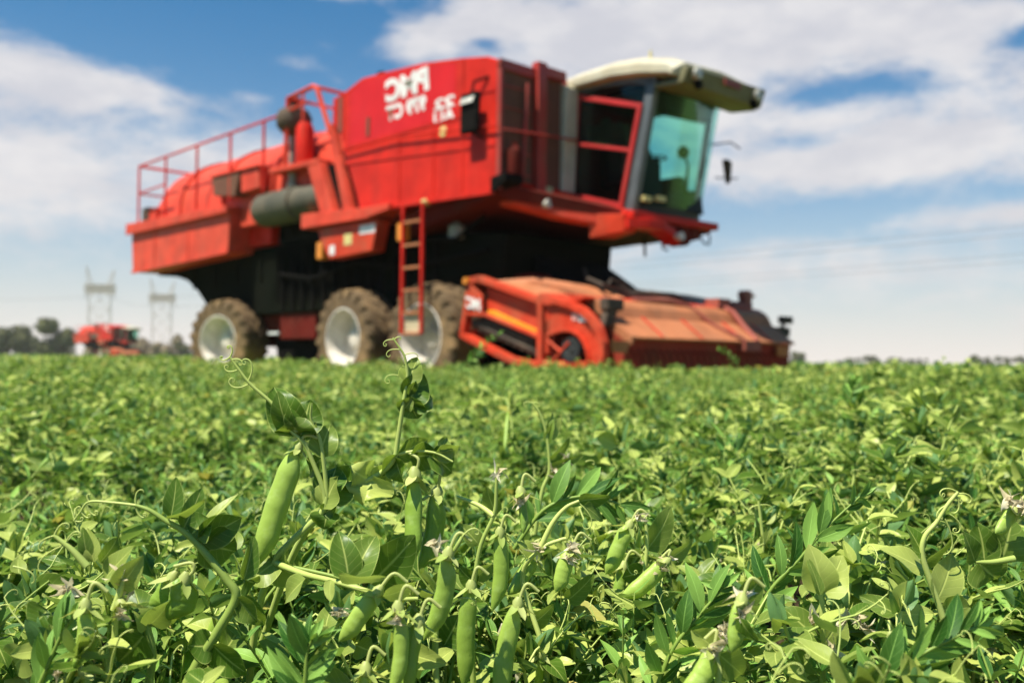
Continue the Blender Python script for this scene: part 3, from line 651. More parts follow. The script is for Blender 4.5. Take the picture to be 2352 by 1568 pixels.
    for z in (2.56, 2.21, 1.87, 1.53, 1.19, .88): P('rung', MB().box(-.235, .175, .16, .11, z - .018, z + .018), HTAN, la)
    P('step_plate', MB().box(-.235, .175, .105, .09, .90, 1.17), mat('worn_cream_plate', (.55, .46, .28), .6), la)
    t = MB(); t.lathe([(2.33, .11), (2.36, .13), (2.52, .13), (2.57, .06), (2.62, .05)], (.24, -.5, 0), 'Z', 14); P('washer_bottle', t, mat('milky_plastic', (.35, .37, .33), .4), smooth=True)
    # feeder throat
    t = MB(); t.prism([(-1.2, 2.40), (.9, 2.35), (1.38, 1.98), (1.62, 1.84), (1.97, 1.62), (2.7, 1.50), (2.9, 1.2), (2.6, .5), (.9, .45), (-1.2, 1.0)], -1.15, -2.75); t.prism([(.2, 2.3), (1.2, 2.2), (1.2, 1.0), (.2, 1.0)], -.6, -1.15)
    P('feeder_housing', t, BLK, bevel=.02)

    # ---------------- pick-up header
    N0 = .10; N1 = -4.0
    t = MB()
    def bar(pts, wd, n0, n1):
        strip(t, pts, wd, n0, n1)
    bar([(1.22, 1.60), (1.42, 1.62), (2.62, 1.27)], .09, N0, N0 - .14)
    bar([(1.23, 1.58), (1.08, .84)], .08, N0 + .003, N0 - .137)
    bar([(1.08, .84), (2.05, .50), (2.62, .42)], .09, N0, N0 - .14)
    bar([(2.64, 1.30), (2.64, .42)], .10, N0 + .006, N0 - .134)
    bar([(1.20, 1.14), (1.55, 1.12), (2.6, .80)], .05, N0 - .003, N0 - .12)
    bar([(2.64, 1.33), (3.25, 1.22)], .07, N0 + .009, N0 - .13)
    bar([(2.62, .46), (3.55, .44)], .08, N0 + .009, N0 - .13)
    t.prism([(1.18, 1.22), (1.52, 1.15), (1.52, 1.38), (1.28, 1.54), (1.22, 1.54)], N0 - .004, N0 - .03)
    t.prism([(1.5, 1.5), (2.6, 1.22), (2.6, .86), (2.3, .9), (1.5, 1.14)], N0 - .11, N0 - .135)
    for z in (.7, .95): t.box(2.74, 2.80, N0 + .0, N0 - .1, z - .12, z + .3)
    t.box(1.05, 1.3, N0 - .14, N1, 1.45, 1.58); t.box(1.05, 1.2, N0 - .14, N1, .78, .92); t.box(2.4, 2.7, N0 - .14, N1, .40, .5)
    hd = P('pickup_header', t, HRED, bevel=.01)
    P('yellow_guard', MB().prism([(1.53, 1.185), (1.66, 1.18), (2.50, .90), (2.50, .80), (1.55, 1.09)], N0 - .09, N0 - .108), YEL, hd, bevel=.004)
    P('amber_marker', MB().lathe([(.0, .05), (.05, .05)], (1.20, N0, 1.60), 'N', 12), AMBER, hd)
    t = MB()
    for a in (0, 1): t.tube([(1.2 + a * .3, -.02, 1.02), (2.45, -.02, .62 + a * .12)], .045)
    for k in range(9): t.lathe([(-.05, .07 + .02 * (k % 2)), (.03, .07)], (1.4 + k * .14, -.02, .97 - k * .045), 'N', 10)
    t.prism([(1.2, 1.1), (2.6, .8), (2.6, .5), (1.2, .88)], -.12, -.15)
    P('drive_chain', t, SOOT, hd)
    # round end shield
    outer = [(2.68, 1.28), (2.95, 1.30), (3.2, 1.24), (3.42, 1.16), (3.58, 1.04), (3.70, .90), (3.77, .72), (3.78, .55), (3.74, .46)]
    inner = [(2.78, 1.20), (2.95, 1.21), (3.17, 1.16), (3.37, 1.08), (3.52, .97), (3.62, .84), (3.68, .68), (3.69, .53), (3.66, .47)]
    t = MB()
    for i in range(len(outer) - 1): t.prism([outer[i], outer[i + 1], inner[i + 1], inner[i]], N0 + .05, N0 - .06)
    plate = [(2.75, 1.22)] + inner[1:] + [(3.50, .47), (3.50, .60), (3.44, .74), (3.30, .86), (3.12, .90), (2.95, .86), (2.84, .78), (2.75, .80)]
    # plate as strips between outer and the wheel opening
    o2 = inner; i2 = [(2.78, .84), (2.92, .88), (3.08, .905), (3.22, .89), (3.35, .83), (3.44, .74), (3.50, .63), (3.52, .53), (3.52, .47)]
    for i in range(8): t.prism([o2[i], o2[i + 1], i2[i + 1], i2[i]], N0 - .01, N0 - .03)
    for i in range(8):
        a, b = i2[i], i2[i + 1]; c_ = (3.2, .55)
        sh = lambda p: (p[0] + (c_[0] - p[0]) * .12, p[1] + (c_[1] - p[1]) * .12)
        t.prism([a, b, sh(b), sh(a)], N0 + .03, N0 - .05)
    t.prism([(2.75, .44), (3.74, .42), (3.74, .48), (2.75, .5)], N0, N0 - .06); t.tube([(2.9, .1, .5), (3.18, .12, .72)], .02); t.tube([(2.8, .1, .75), (3.05, .12, .6)], .02)
    P('end_shield', t, HRED, hd, bevel=.006)
    P('end_shield', MB().prism(outer + [(2.9, .44), (2.2, .44), (2.2, 1.3)], N1 + .02, N1 - .04), HRED, hd, bevel=.006)
    P('inner_shield_plate', MB().prism([(2.7, 1.2), (3.6, 1.0), (3.7, .5), (2.7, .45)], N0 - .16, N0 - .19), DRED, hd)
    t = MB(); t.lathe([(-.08, .06), (-.08, .15), (.0, .165), (.06, .15), (.06, .06), (.05, .05), (.05, .02)], (3.2, N0 - .04, .63), 'N', 24, cap=False); t.lathe([(.04, .05), (.07, .03)], (3.2, N0 - .04, .63), 'N', 12)
    P('gauge_wheel', t, RUB, hd, smooth=True)
    P('shield_sticker', MB().box(3.33, 3.46, N0 + .003, N0 - .012, .98, 1.08), STKW, hd)
    P('shield_sticker', MB().box(3.21, 3.31, N0 + .003, N0 - .012, 1.0, 1.09), mat('pink_label', (.80, .35, .30), .5), hd)
    lettering('maker_lettering', 'MC', .30, .17, (1.33, N0 + .004, 1.28), (1, 0, -.18), (-.1, 0, 1), WHT, hd, bold=.045)
    # deck, hood
    t = MB(); t.add([(1.35, -.04, 1.60), (1.5, -1.2, 1.66), (2.6, -.02, 1.30), (2.5, -1.0, 1.54), (3.2, .02, 1.26), (3.2, -.95, 1.34), (1.9, -.6, 1.66)], [(0, 2, 3, 6), (0, 6, 1), (1, 6, 3), (2, 4, 5, 3)])
    for v_ in [(2.0, -1.0, 1.6)]: pass
    t.prism([(1.3, 1.56), (2.0, 1.60), (2.6, 1.48), (3.2, 1.30), (3.2, 1.26), (2.6, 1.42), (1.3, 1.50)], -.45, N1)
    P('deck_sheet', t, HTAN, hd)
    t = MB()
    t.prism([(2.62, 1.26), (3.28, 1.22), (3.40, 1.285), (3.28, 1.32), (2.62, 1.38)], N0 - .02, N1)
    P('cross_beam', t, HRED, hd, bevel=.01)
    t = MB()
    hood = [(3.28, 1.29), (3.38, 1.285), (3.47, 1.25), (3.54, 1.18), (3.58, 1.09), (3.60, 1.04), (3.62, 1.05), (3.98, .79), (3.96, .76), (3.58, 1.0), (3.28, 1.2)]
    t.prism(hood, -.12, N1 + .05)
    P('hood', t, HTAN, hd, bevel=.008)
    t = MB()
    for n_ in (-.75, -1.6, -2.55, -3.3):
        t.prism([(3.63, 1.055), (3.97, .80), (3.97, .815), (3.63, 1.072)], n_, n_ - .035)
    P('hood_rib', t, ORED, hd)
    P('hood_end_plate', MB().prism([(3.60, 1.04), (4.02, .80), (4.0, .70), (3.6, .74)], -.10, -.14), HTAN, hd)
    for a0, a1 in ((.26, -.06), (-3.40, -3.75)):
        t = MB(); t.hexa([(3.98, a0 - .08, .60), (3.99, a1 + .03, .59), (3.95, a1 + .03, .59), (3.94, a0 - .08, .60)], [(4.02, a0, .74), (4.02, a1, .735), (3.98, a1, .735), (3.98, a0, .74)]); P('deflector_plate', t, HTAN, hd)
    t = MB(); t.prism([(3.55, .98), (3.90, .76), (3.86, .3), (3.4, .3)], -.1, N1 + .05); P('pickup_front', t, mat('worn_dark_red_paint', (.34, .035, .02), .7, spec=.1, dirt=(.2, .06, .03), dirt_amt=.7), hd, bevel=.01)
    t = MB()
    for k in range(26):
        n_ = -.2 - k * .145; t.tube([(3.80, n_, .72), (3.97, n_, .58), (3.99, n_, .42), (3.9, n_, .3)], .010, 5)
    P('pickup_tines', t, DRED, hd)
    t = MB(); t.prism([(2.3, 1.2), (3.5, 1.1), (3.6, .6), (3.4, .35), (2.3, .4)], -.2, N1 + .1); P('pickup_drum', t, BLK, hd)
    t = MB(); t.box(3.60, 3.74, .03, -.28, 1.12, 1.27); t.hexa([(3.62, .05, .92), (3.70, .05, .92), (3.70, -.12, .92), (3.62, -.12, .92)], [(3.6, .0, 1.12), (3.72, .0, 1.12), (3.72, -.2, 1.12), (3.6, -.2, 1.12)]); P('work_lamp', t, SOOT, hd, bevel=.02)
    t = MB(); t.box(3.58, 3.68, -4.13, -4.42, 1.10, 1.21); t.tube([(3.62, -4.25, 1.1), (3.62, -4.12, .98)], .03); t.box(3.56, 3.7, -3.95, -4.3, .90, 1.04); P('work_lamp', t, SOOT, hd, bevel=.02)
    t = MB()
    t.tube([(3.35, -.9, 1.30), (3.4, -1.6, 1.33), (3.45, -2.05, 1.26), (3.66, -2.25, 1.02), (3.92, -2.5, .85), (3.98, -2.62, .78)], .035)
    t.tube([(3.3, -2.85, 1.34), (3.55, -2.95, 1.22), (3.74, -2.95, 1.0), (3.95, -2.95, .80)], .045)
    t.box(3.9, 4.02, -2.55, -2.95, .66, .80); t.box(3.2, 3.45, -2.75, -3.05, 1.28, 1.42)
    P('linkage_arm', t, mat('rusty_red_steel', (.32, .06, .035), .7, dirt=(.28, .14, .09), dirt_amt=.5), hd)
    t = MB(); t.tube([(3.2, -3.1, 1.33), (3.2, -3.5, 1.38), (3.25, -3.9, 1.36)], .05); t.box(3.14, 3.28, -3.72, -3.90, 1.3, 1.60); t.box(3.16, 3.26, -3.66, -4.02, 1.50, 1.55); t.box(3.1, 3.35, -3.3, -3.8, 1.26, 1.36)
    P('hydraulic_motor', t, MATS['rusty_red_steel'], hd, bevel=.015)
    t = MB()
    t.tube([(1.6, -1.9, 1.9), (2.2, -1.3, 1.68), (3.0, -.75, 1.5), (3.0, -1.1, 1.48), (3.05, -1.25, 1.38)], .03)
    t.tube([(3.0, -.8, 1.48), (2.95, -.95, 1.6), (3.0, -1.15, 1.55), (3.1, -1.3, 1.33)], .016)
    t.tube([(3.0, -1.2, 1.42), (3.0, -1.7, 1.45), (3.0, -2.3, 1.45), (3.05, -2.7, 1.32), (3.1, -3.4, 1.28)], .04)
    t.tube([(3.0, -1.3, 1.38), (2.9, -1.9, 1.49), (3.0, -2.25, 1.40), (3.1, -2.7, 1.36)], .02)
    t.tube([(3.0, -2.9, 1.3), (3.05, -3.2, 1.34), (3.1, -3.5, 1.3)], .03)
    t.box(2.8, 3.05, -.95, -2.4, 1.30, 1.42)
    P('hydraulic_hoses', t, SOOT, hd)
    return H

HYAW = -R(46.5)
H1 = make_harvester()
H1.location = (-1.391, 14.096, 0.0); H1.rotation_euler = (0, 0, HYAW)
tag(H1, 'large red six wheeled pea harvester with cream roofed cab working close to the pea plants', 'harvester', 'pea harvesters in the field')
def copy_tree(o, parent=None):
    c = o.copy(); COL.objects.link(c); c.parent = parent
    for ch in list(o.children): copy_tree(ch, c)
    return c
H2 = copy_tree(H1)
H2.location = (-59.3, 137, 0.0); H2.rotation_euler = (0, 0, -R(42))
tag(H2, 'second red harvester seen tiny in the distance in front of the hazy trees and pylons', 'harvester', 'pea harvesters in the field')

# ------------------------------------------------------------------ pylons and wires
GALVP = mat('pale_galvanised_steel', (0.48, 0.42, 0.36), 0.7)
def beam(mb, a, b, r): mb.tube([a, b], r, 4, caps=False)
def make_pylon(loc, rz, label):
    T = empty('electricity_pylon', loc, rz)
    def lattice(mb, x0, x1, z0, z1, n, wy=2.6, r=.05):
        for x in (x0, x1):
            for y in (-wy / 2, wy / 2): beam(mb, (x, y, z0), (x, y, z1), r * 1.5)
        for k in range(n):
            a = z0 + (z1 - z0) * k / n; b = z0 + (z1 - z0) * (k + 1) / n
            for y in (-wy / 2, wy / 2):
                beam(mb, (x0, y, a), (x1, y, b), r); beam(mb, (x1, y, a), (x0, y, b), r); beam(mb, (x0, y, b), (x1, y, b), r)
            for x in (x0, x1): beam(mb, (x, -wy / 2, a), (x, wy / 2, b), r); beam(mb, (x, wy / 2, a), (x, -wy / 2, b), r)
    m = MB()
    lattice(m, -4.7, 4.7, 0, 28.5, 4, r=.07)
    m.build('tower_body', GALVP, T)
    m = MB()
    for z in (28.5, 30.4, 32.3):
        for y in (-1.3, 0, 1.3): beam(m, (-6.6, y, z), (6.6, y, z), .14)
    for k in range(22):
        x = -6.6 + k * .6
        for y in (-1.3, 1.3): beam(m, (x, y, 28.5), (x + .6, y, 32.3), .09); beam(m, (x + .6, y, 28.5), (x, y, 32.3), .09)
    m.build('crossarm', GALVP, T)
    for s, h in ((-1, 41.0), (1, 39.4)):
        m = MB()
        for y in (-.9, .9): beam(m, (s * 3.2, y, 32.3), (s * 6.2, 0, h), .10); beam(m, (s * 5.4, y, 32.3), (s * 6.2, 0, h), .10)
        for k in range(6):
            t0 = k / 6; t1 = (k + 1) / 6
            beam(m, (s * (3.2 + 3 * t0), .9 * (1 - t0), 32.3 + (h - 32.3) * t0), (s * (5.4 + .8 * t1), .9 * (1 - t1), 32.3 + (h - 32.3) * t1), .08)
            beam(m, (s * (3.2 + 3 * t1), -.9 * (1 - t1), 32.3 + (h - 32.3) * t1), (s * (5.4 + .8 * t0), -.9 * (1 - t0), 32.3 + (h - 32.3) * t0), .08)
        m.build('earth_wire_peak', GALVP, T)
    for x in (-6.2, 0, 6.2):
        m = MB(); m.lathe([(25.9 + i * .22, .10 + .10 * (i % 2)) for i in range(12)], (x, 0, 0), 'Z', 8); m.build('insulator', SOOT, T)
    tag(T, label, 'pylon', 'electricity pylons on the horizon')
    return T
make_pylon((-185.3, 420, 0), R(4), 'hazy lattice pylon rising behind the distant red harvester')
make_pylon((-180.5, 482, 0), R(4), 'hazy lattice pylon rising behind the hazy thicket, half hidden by the big harvester')
def wire(a, b, sag, r, label, ext=1.0):
    m = MB(); pts = []
    for k in range(41):
        t = k / 40 * ext; p = Vector(a).lerp(Vector(b), t) if t <= 1 else Vector(a) + (Vector(b) - Vector(a)) * t
        pts.append((p.x, p.y, p.z - 4 * sag * t * (1 - t)))
    m.tube(pts, r, 5)
    o = m.build('power_line', SOOT, None, flip=False)
    tag(o, label, 'power line', 'overhead power lines')
P2 = (-180.5, 482)
wire((P2[0] - 6.2, P2[1], 30.5), (150, 190, 33.8), 1.6, .038, 'highest thin cable crossing the sky above the header', 1.15)
wire((P2[0], P2[1], 30.0), (150, 190, 31.8), 2.0, .038, 'second highest thin cable crossing the sky above the header', 1.15)
wire((P2[0] + 6.2, P2[1], 26), (150, 190, 27.2), 2.2, .038, 'third cable down crossing the sky above the header', 1.15)
wire((P2[0], P2[1], 26), (150, 190, 25.4), 2.6, .038, 'lowest thin cable crossing the sky above the header', 1.15)
wire((-330, 380, 26.5), (-191.5, 420, 26.5), 3.0, .05, 'thin cable reaching the nearer pylon from the field edge')
wire((-179.1, 420, 26.5), (-186.7, 482, 26.5), 1.5, .05, 'thin cable strung between the two hazy pylons')

# ------------------------------------------------------------------ far trees
def foliage_mat(name, a, b):
    m = bpy.data.materials.new(name); m.use_nodes = True
    t = NT(m.node_tree); bs = t.n['Principled BSDF']
    g = t.node('ShaderNodeNewGeometry'); tc_ = t.node('ShaderNodeTexCoord')
    n = t.noise(tc_.outputs['Object'], 0.6, 4)
    t.put(bs.inputs['Base Color'], t.mix(t.math('ADD', t.math('MULTIPLY', n, .6), t.math('MULTIPLY', g.outputs['Random Per Island'], .5)), a, b))
    bs.inputs['Roughness'].default_value = .8; bs.inputs['Specular IOR Level'].default_value = .2
    return m
TG = foliage_mat('tree_foliage_green', (0.035, 0.045, 0.014), (0.14, 0.145, 0.05))
TB = foliage_mat('tree_foliage_brown', (0.17, 0.13, 0.07), (0.40, 0.31, 0.18))
BARK = mat('tree_bark', (0.10, 0.075, 0.05), .9)
def tree(px, top, depth, wpx, label, m=TG, n=2600, kind='broad', group='trees on the horizon'):
    hor = 826 + (px - 1176) * .0105
    h = (hor - top) / FPX * depth + .5; wd = wpx / FPX * depth; x = (px - 1176) / FPX * depth
    rg = np.random.default_rng(int(px) + int(top))
    T = empty('tree', (x, depth, 0))
    tr = MB(); th = h * .45
    tr.tube([(0, 0, -.1), (.1, 0, th * .5), (-.1, .1, th), (0, 0, h * .75)], [h * .03 + .08, h * .025 + .05, h * .018, h * .006], 8)
    for k in range(5):
        a = k * 1.3; tr.tube([(0, 0, th * (.7 + .08 * k)), (math.cos(a) * wd * .22, math.sin(a) * wd * .22, h * .6), (math.cos(a) * wd * .34, math.sin(a) * wd * .34, h * .74)], [h * .012, h * .008, .02], 6)
    tr.build('trunk', BARK, T, flip=False)
    nb = 11; cs = []
    for k in range(nb):
        if kind == 'broad': c = np.array([rg.uniform(-.36, .36) * wd, rg.uniform(-.36, .36) * wd, h * rg.uniform(.16, .84)]); r = wd * rg.uniform(.2, .32)
        else: c = np.array([rg.uniform(-.4, .4) * wd, rg.uniform(-.3, .3) * wd, h * rg.uniform(.03, .80)]); r = wd * rg.uniform(.16, .26)
        r = min(r, h * .30); c[2] = min(c[2], h - r * .85); cs.append((c, r))
    V = []; F = []
    s = max(h * .06, .12)
    for i in range(n):
        c, r = cs[rg.integers(nb)]
        d = rg.normal(size=3); d /= np.linalg.norm(d); p = c + d * r * rg.uniform(.55, 1.08) * np.array([1, 1, .85])
        a = rg.normal(size=3); a /= np.linalg.norm(a); b = np.cross(a, d); b /= np.linalg.norm(b) + 1e-6
        q = s * rg.uniform(.6, 1.5); k = len(V)
        V += [p - a * q, p + b * q * .6, p + a * q, p - b * q * .6]; F.append((k, k + 1, k + 2, k + 3))
    me = bpy.data.meshes.new('crown'); me.from_pydata([tuple(v) for v in V], [], F); me.materials.append(m)
    o = bpy.data.objects.new('crown', me); COL.objects.link(o); o.parent = T
    tag(T, label, 'tree', group)
tree(135, 728, 250, 78, 'lone taller round tree just beside the distant harvester')
tree(20, 745, 260, 90, 'dark rounded tree at the far edge of the field, taller of the outer pair')
tree(62, 770, 300, 70, 'low dark tree between the outer rounded tree and the lone taller one')
tree(-40, 750, 260, 90, 'dark rounded tree cut by the edge of the view')
tree(95, 785, 340, 50, 'small dark bush at the foot of the lone taller tree', kind='low')
tree(345, 776, 330, 70, 'pale brown hazy thicket tree close beside the distant cab', TB, kind='low')
tree(388, 766, 330, 60, 'pale brown hazy thicket tree right below the half hidden pylon', TB, kind='low')
tree(410, 760, 390, 22, 'thin brown hazy tree standing up out of the thicket', TB, kind='low')
tree(438, 788, 330, 50, 'low olive hazy tree touching the rear tyre outline', kind='low')
tree(1832, 806, 420, 34, 'grey green tree directly beyond the far end of the header')
tree(1950, 820, 560, 70, 'low hazy tree, first clump beyond the header', kind='low')
tree(2000, 816, 540, 36, 'small round hazy tree at the end of the first low clump')
tree(2065, 818, 560, 60, 'low hazy tree with a small peak, second clump beyond the header', kind='low')
tree(2105, 822, 560, 44, 'low flat hazy tree ending the second clump', kind='low')
tree(2250, 814, 420, 60, 'hazy tree partly hidden by the raised pea clump', kind='low')
tree(2310, 818, 430, 60, 'long low hazy tree near the edge of the horizon', kind='low')
tree(2365, 817, 430, 60, 'outermost low hazy tree on the open side of the horizon', kind='low')
tree(5, 782, 330, 80, 'low dark bush filling the gap under the outermost tree', kind='low')
tree(150, 790, 330, 50, 'low dark bush right behind the rear of the distant harvester', kind='low')
tree(320, 786, 330, 40, 'low pale brown bush right behind the distant header', TB, kind='low')

# ------------------------------------------------------------------ plant materials
def plant_mat(name, dark, light, trans, rough=0.45, tcol=None, veins=False, spec=0.5, seeds=False, back=None):
    m = bpy.data.materials.new(name); m.use_nodes = True
    t = NT(m.node_tree); b = t.n['Principled BSDF']; out = t.n['Material Output']
    at_ = t.node('ShaderNodeAttribute', attribute_name='ld'); sp = t.node('ShaderNodeSeparateColor'); t.put(sp.inputs[0], at_.outputs['Color'])
    tint, u, v = sp.outputs
    g = t.node('ShaderNodeNewGeometry')
    n = t.noise(g.outputs['Position'], 55.0, 3, .6)
    tint = t.ramp(tint, .12, .92)
    c = t.mix(t.math('ADD', tint, t.math('MULTIPLY', t.math('SUBTRACT', n, .5), .35), clamp=True), dark, light)
    if veins:
        au = t.math('ABSOLUTE', t.math('SUBTRACT', t.math('MULTIPLY', u, 2.0), 1.0))
        mid = t.ramp(au, 0.10, 0.0)
        lat = t.math('FRACT', t.math('SUBTRACT', t.math('MULTIPLY', v, 6.0), t.math('MULTIPLY', au, 1.6)))
        lat = t.ramp(t.math('ABSOLUTE', t.math('SUBTRACT', lat, .5)), .07, 0.0)
        vn = t.math('MAXIMUM', mid, t.math('MULTIPLY', lat, .35))
        edge = t.ramp(au, 0.93, 1.0)
        c = t.mix(t.math('MULTIPLY', vn, .40), c, tuple(min(1, x * 1.9 + .05) for x in light))
        c = t.mix(t.math('MULTIPLY', edge, .35), c, tuple(min(1, x * 1.8 + .04) for x in light))
        bn = t.node('ShaderNodeBump'); bn.inputs['Strength'].default_value = .35; bn.inputs['Distance'].default_value = .0006
        t.put(bn.inputs['Height'], t.math('SUBTRACT', t.math('MULTIPLY', n, .8), vn)); t.l.new(bn.outputs[0], b.inputs['Normal'])
    if seeds:
        au = t.math('ABSOLUTE', t.math('SUBTRACT', t.math('MULTIPLY', u, 2.0), 1.0))
        e = t.ramp(t.math('ABSOLUTE', t.math('SUBTRACT', au, .5)), .455, .49)
        c = t.mix(t.math('MULTIPLY', e, .5), c, (0.42, 0.55, 0.16))
    if back is not None:
        c = t.mix(g.outputs['Backfacing'], c, t.mix(tint, tuple(x * .8 for x in back), back))
    if seeds:
        fine = t.noise(g.outputs['Position'], 420.0, 4, .7); blot = t.noise(g.outputs['Position'], 90.0, 3, .6)
        c = t.mix(t.math('MULTIPLY', t.ramp(blot, .52, .75), .35), c, (0.52, 0.68, 0.22))
        c = t.mix(t.math('MULTIPLY', t.ramp(fine, .68, .76), .30), c, (0.16, 0.24, 0.05))
        bn = t.node('ShaderNodeBump'); bn.inputs['Strength'].default_value = .5; bn.inputs['Distance'].default_value = .0005
        t.put(bn.inputs['Height'], t.math('ADD', fine, t.math('MULTIPLY', e, 1.5))); t.l.new(bn.outputs[0], b.inputs['Normal'])
    t.put(b.inputs['Base Color'], c); b.inputs['Roughness'].default_value = rough; b.inputs['Specular IOR Level'].default_value = spec
    if trans:
        tr = t.node('ShaderNodeBsdfTranslucent'); t.put(tr.inputs[0], t.mix(.55, c, tcol, 'MIX'))
        mx = t.node('ShaderNodeMixShader'); mx.inputs[0].default_value = trans
        t.l.new(b.outputs[0], mx.inputs[1]); t.l.new(tr.outputs[0], mx.inputs[2]); t.l.new(mx.outputs[0], out.inputs[0])
    return m
PM = [plant_mat('pea_leaf', (0.075, 0.150, 0.016), (0.470, 0.540, 0.125), 0.30, .38, (0.42, 0.60, 0.05), True, .25, back=(0.14, 0.27, 0.09)),
      plant_mat('pea_stem', (0.22, 0.33, 0.05), (0.56, 0.64, 0.17), .10, .5, (0.4, 0.5, 0.1), False, .4),
      plant_mat('pea_pod', (0.22, 0.36, 0.040), (0.38, 0.53, 0.085), .16, .42, (0.45, 0.62, 0.06), False, .38, seeds=True),
      plant_mat('dried_flower', (0.56, 0.48, 0.28), (0.80, 0.74, 0.52), .3, .8, (0.8, 0.7, 0.5), False, .1),
      plant_mat('weed_leaf', (0.024, 0.095, 0.010), (0.260, 0.450, 0.080), .22, .50, (0.38, 0.58, 0.05), True, .25, back=(0.12, 0.26, 0.07)),
      plant_mat('yellowed_leaf', (0.34, 0.34, 0.06), (0.62, 0.52, 0.16), .35, .6, (0.7, 0.6, 0.1), True, .3),
      plant_mat('pea_calyx', (0.36, 0.46, 0.10), (0.55, 0.60, 0.20), .3, .5, (0.6, 0.65, 0.1), False, .4)]
LEAF, STEM, POD, DRY, WEED, YLW, CAL = range(7)

# ------------------------------------------------------------------ plant shapes (numpy)
def unit(v):
    v = np.asarray(v, float); return v / (np.linalg.norm(v) + 1e-12)
def leaf_shape(L, Wd, rg, level, fold=.35, curl=.25, wavy=.06, lance=False, tint=None, notch=False):
    cols, rows = {0: (5, 8), 1: (3, 4), 2: (3, 2), 3: (2, 2)}[level]
    if level == 3: rows = 2
    tint = rg.uniform(0, 1) if tint is None else tint
    V = []; D = []
    ph = rg.uniform(0, 6.3)
    side = rg.uniform(-.15, .15)
    for i in range(rows + 1):
        v = i / rows
        if lance: w = Wd / 2 * (math.sin(math.pi * min(1, v * .97 + .03)) ** .85)
        else: w = Wd / 2 * (math.sin(math.pi * min(1, (v * .95 + .05)) ** .78) ** .62) * (1 - .15 * v)
        if i == 0: w = Wd * .06
        if i == rows: w = Wd * .015
        for j in range(cols):
            u = -1 + 2 * j / (cols - 1)
            x = w * u + side * L * v * v
            z = fold * abs(w * u) + curl * L * (v * v) * -1 + wavy * Wd * math.sin(v * 7 + ph + u) * abs(u)
            V.append((x, v * L * (1 - .12 * curl * v), z)); D.append((tint, (u + 1) / 2, v, 1))
    Q = []
    for i in range(rows):
        for j in range(cols - 1):
            a = i * cols + j; Q.append((a, a + 1, a + cols + 1, a + cols))
    return np.array(V), np.array(Q), np.array(D)
def orient(V, pos, ydir, nrm):
    y = unit(ydir); z = np.asarray(nrm, float); z = z - y * z.dot(y); z = unit(z); x = np.cross(y, z)
    return V @ np.array([x, y, z]) + np.asarray(pos)
def tube_np(P, r, n=6, tint=.5):
    P = np.asarray(P, float); k = len(P); r = np.broadcast_to(r, (k,)) if np.ndim(r) else np.full(k, r)
    V = []; D = []; prev = None
    for i in range(k):
        d = unit(P[min(i + 1, k - 1)] - P[max(i - 1, 0)])
        if prev is None: a = np.cross(d, (0, 0, 1)); a = a if np.linalg.norm(a) > .05 else np.cross(d, (1, 0, 0))
        else: a = prev - d * prev.dot(d)
        a = unit(a); prev = a; b = np.cross(d, a)
        for j in range(n):
            t = 2 * math.pi * j / n; V.append(P[i] + (a * math.cos(t) + b * math.sin(t)) * r[i]); D.append((tint, j / n, i / (k - 1), 1))
    Q = [(i * n + j, i * n + (j + 1) % n, (i + 1) * n + (j + 1) % n, (i + 1) * n + j) for i in range(k - 1) for j in range(n)]
    return np.array(V), np.array(Q), np.array(D)
def bezier(pts, n):
    """smooth curve through the points"""
    P = np.array(pts, float)
    if len(P) < 3: return np.array([P[0] + (P[-1] - P[0]) * t for t in np.linspace(0, 1, n)])
    P = np.vstack([2 * P[0] - P[1], P, 2 * P[-1] - P[-2]]); out = []
    segs = len(P) - 3
    for q in np.linspace(0, segs - 1e-6, n):
        i = int(q); t = q - i; p0, p1, p2, p3 = P[i:i + 4]
        out.append(.5 * ((2 * p1) + (-p0 + p2) * t + (2 * p0 - 5 * p1 + 4 * p2 - p3) * t * t + (-p0 + 3 * p1 - 3 * p2 + p3) * t ** 3))
    return np.array(out)
def curl_path(p, d, axis, L, turns, n=22, k0=0.15):
    d = unit(d); ax = unit(np.asarray(axis) - d * np.dot(axis, d)); s = np.cross(ax, d)
    pts = [np.array(p, float)]; ang = 0
    for i in range(n):
        f = (i + 1) / n; ang += turns * 2 * math.pi * (k0 / n + (1 - k0) * 4 * f ** 3 / n)
        pts.append(pts[-1] + (d * math.cos(ang) + s * math.sin(ang)) * L / n + ax * L / n * .10 * f)
    return np.array(pts)
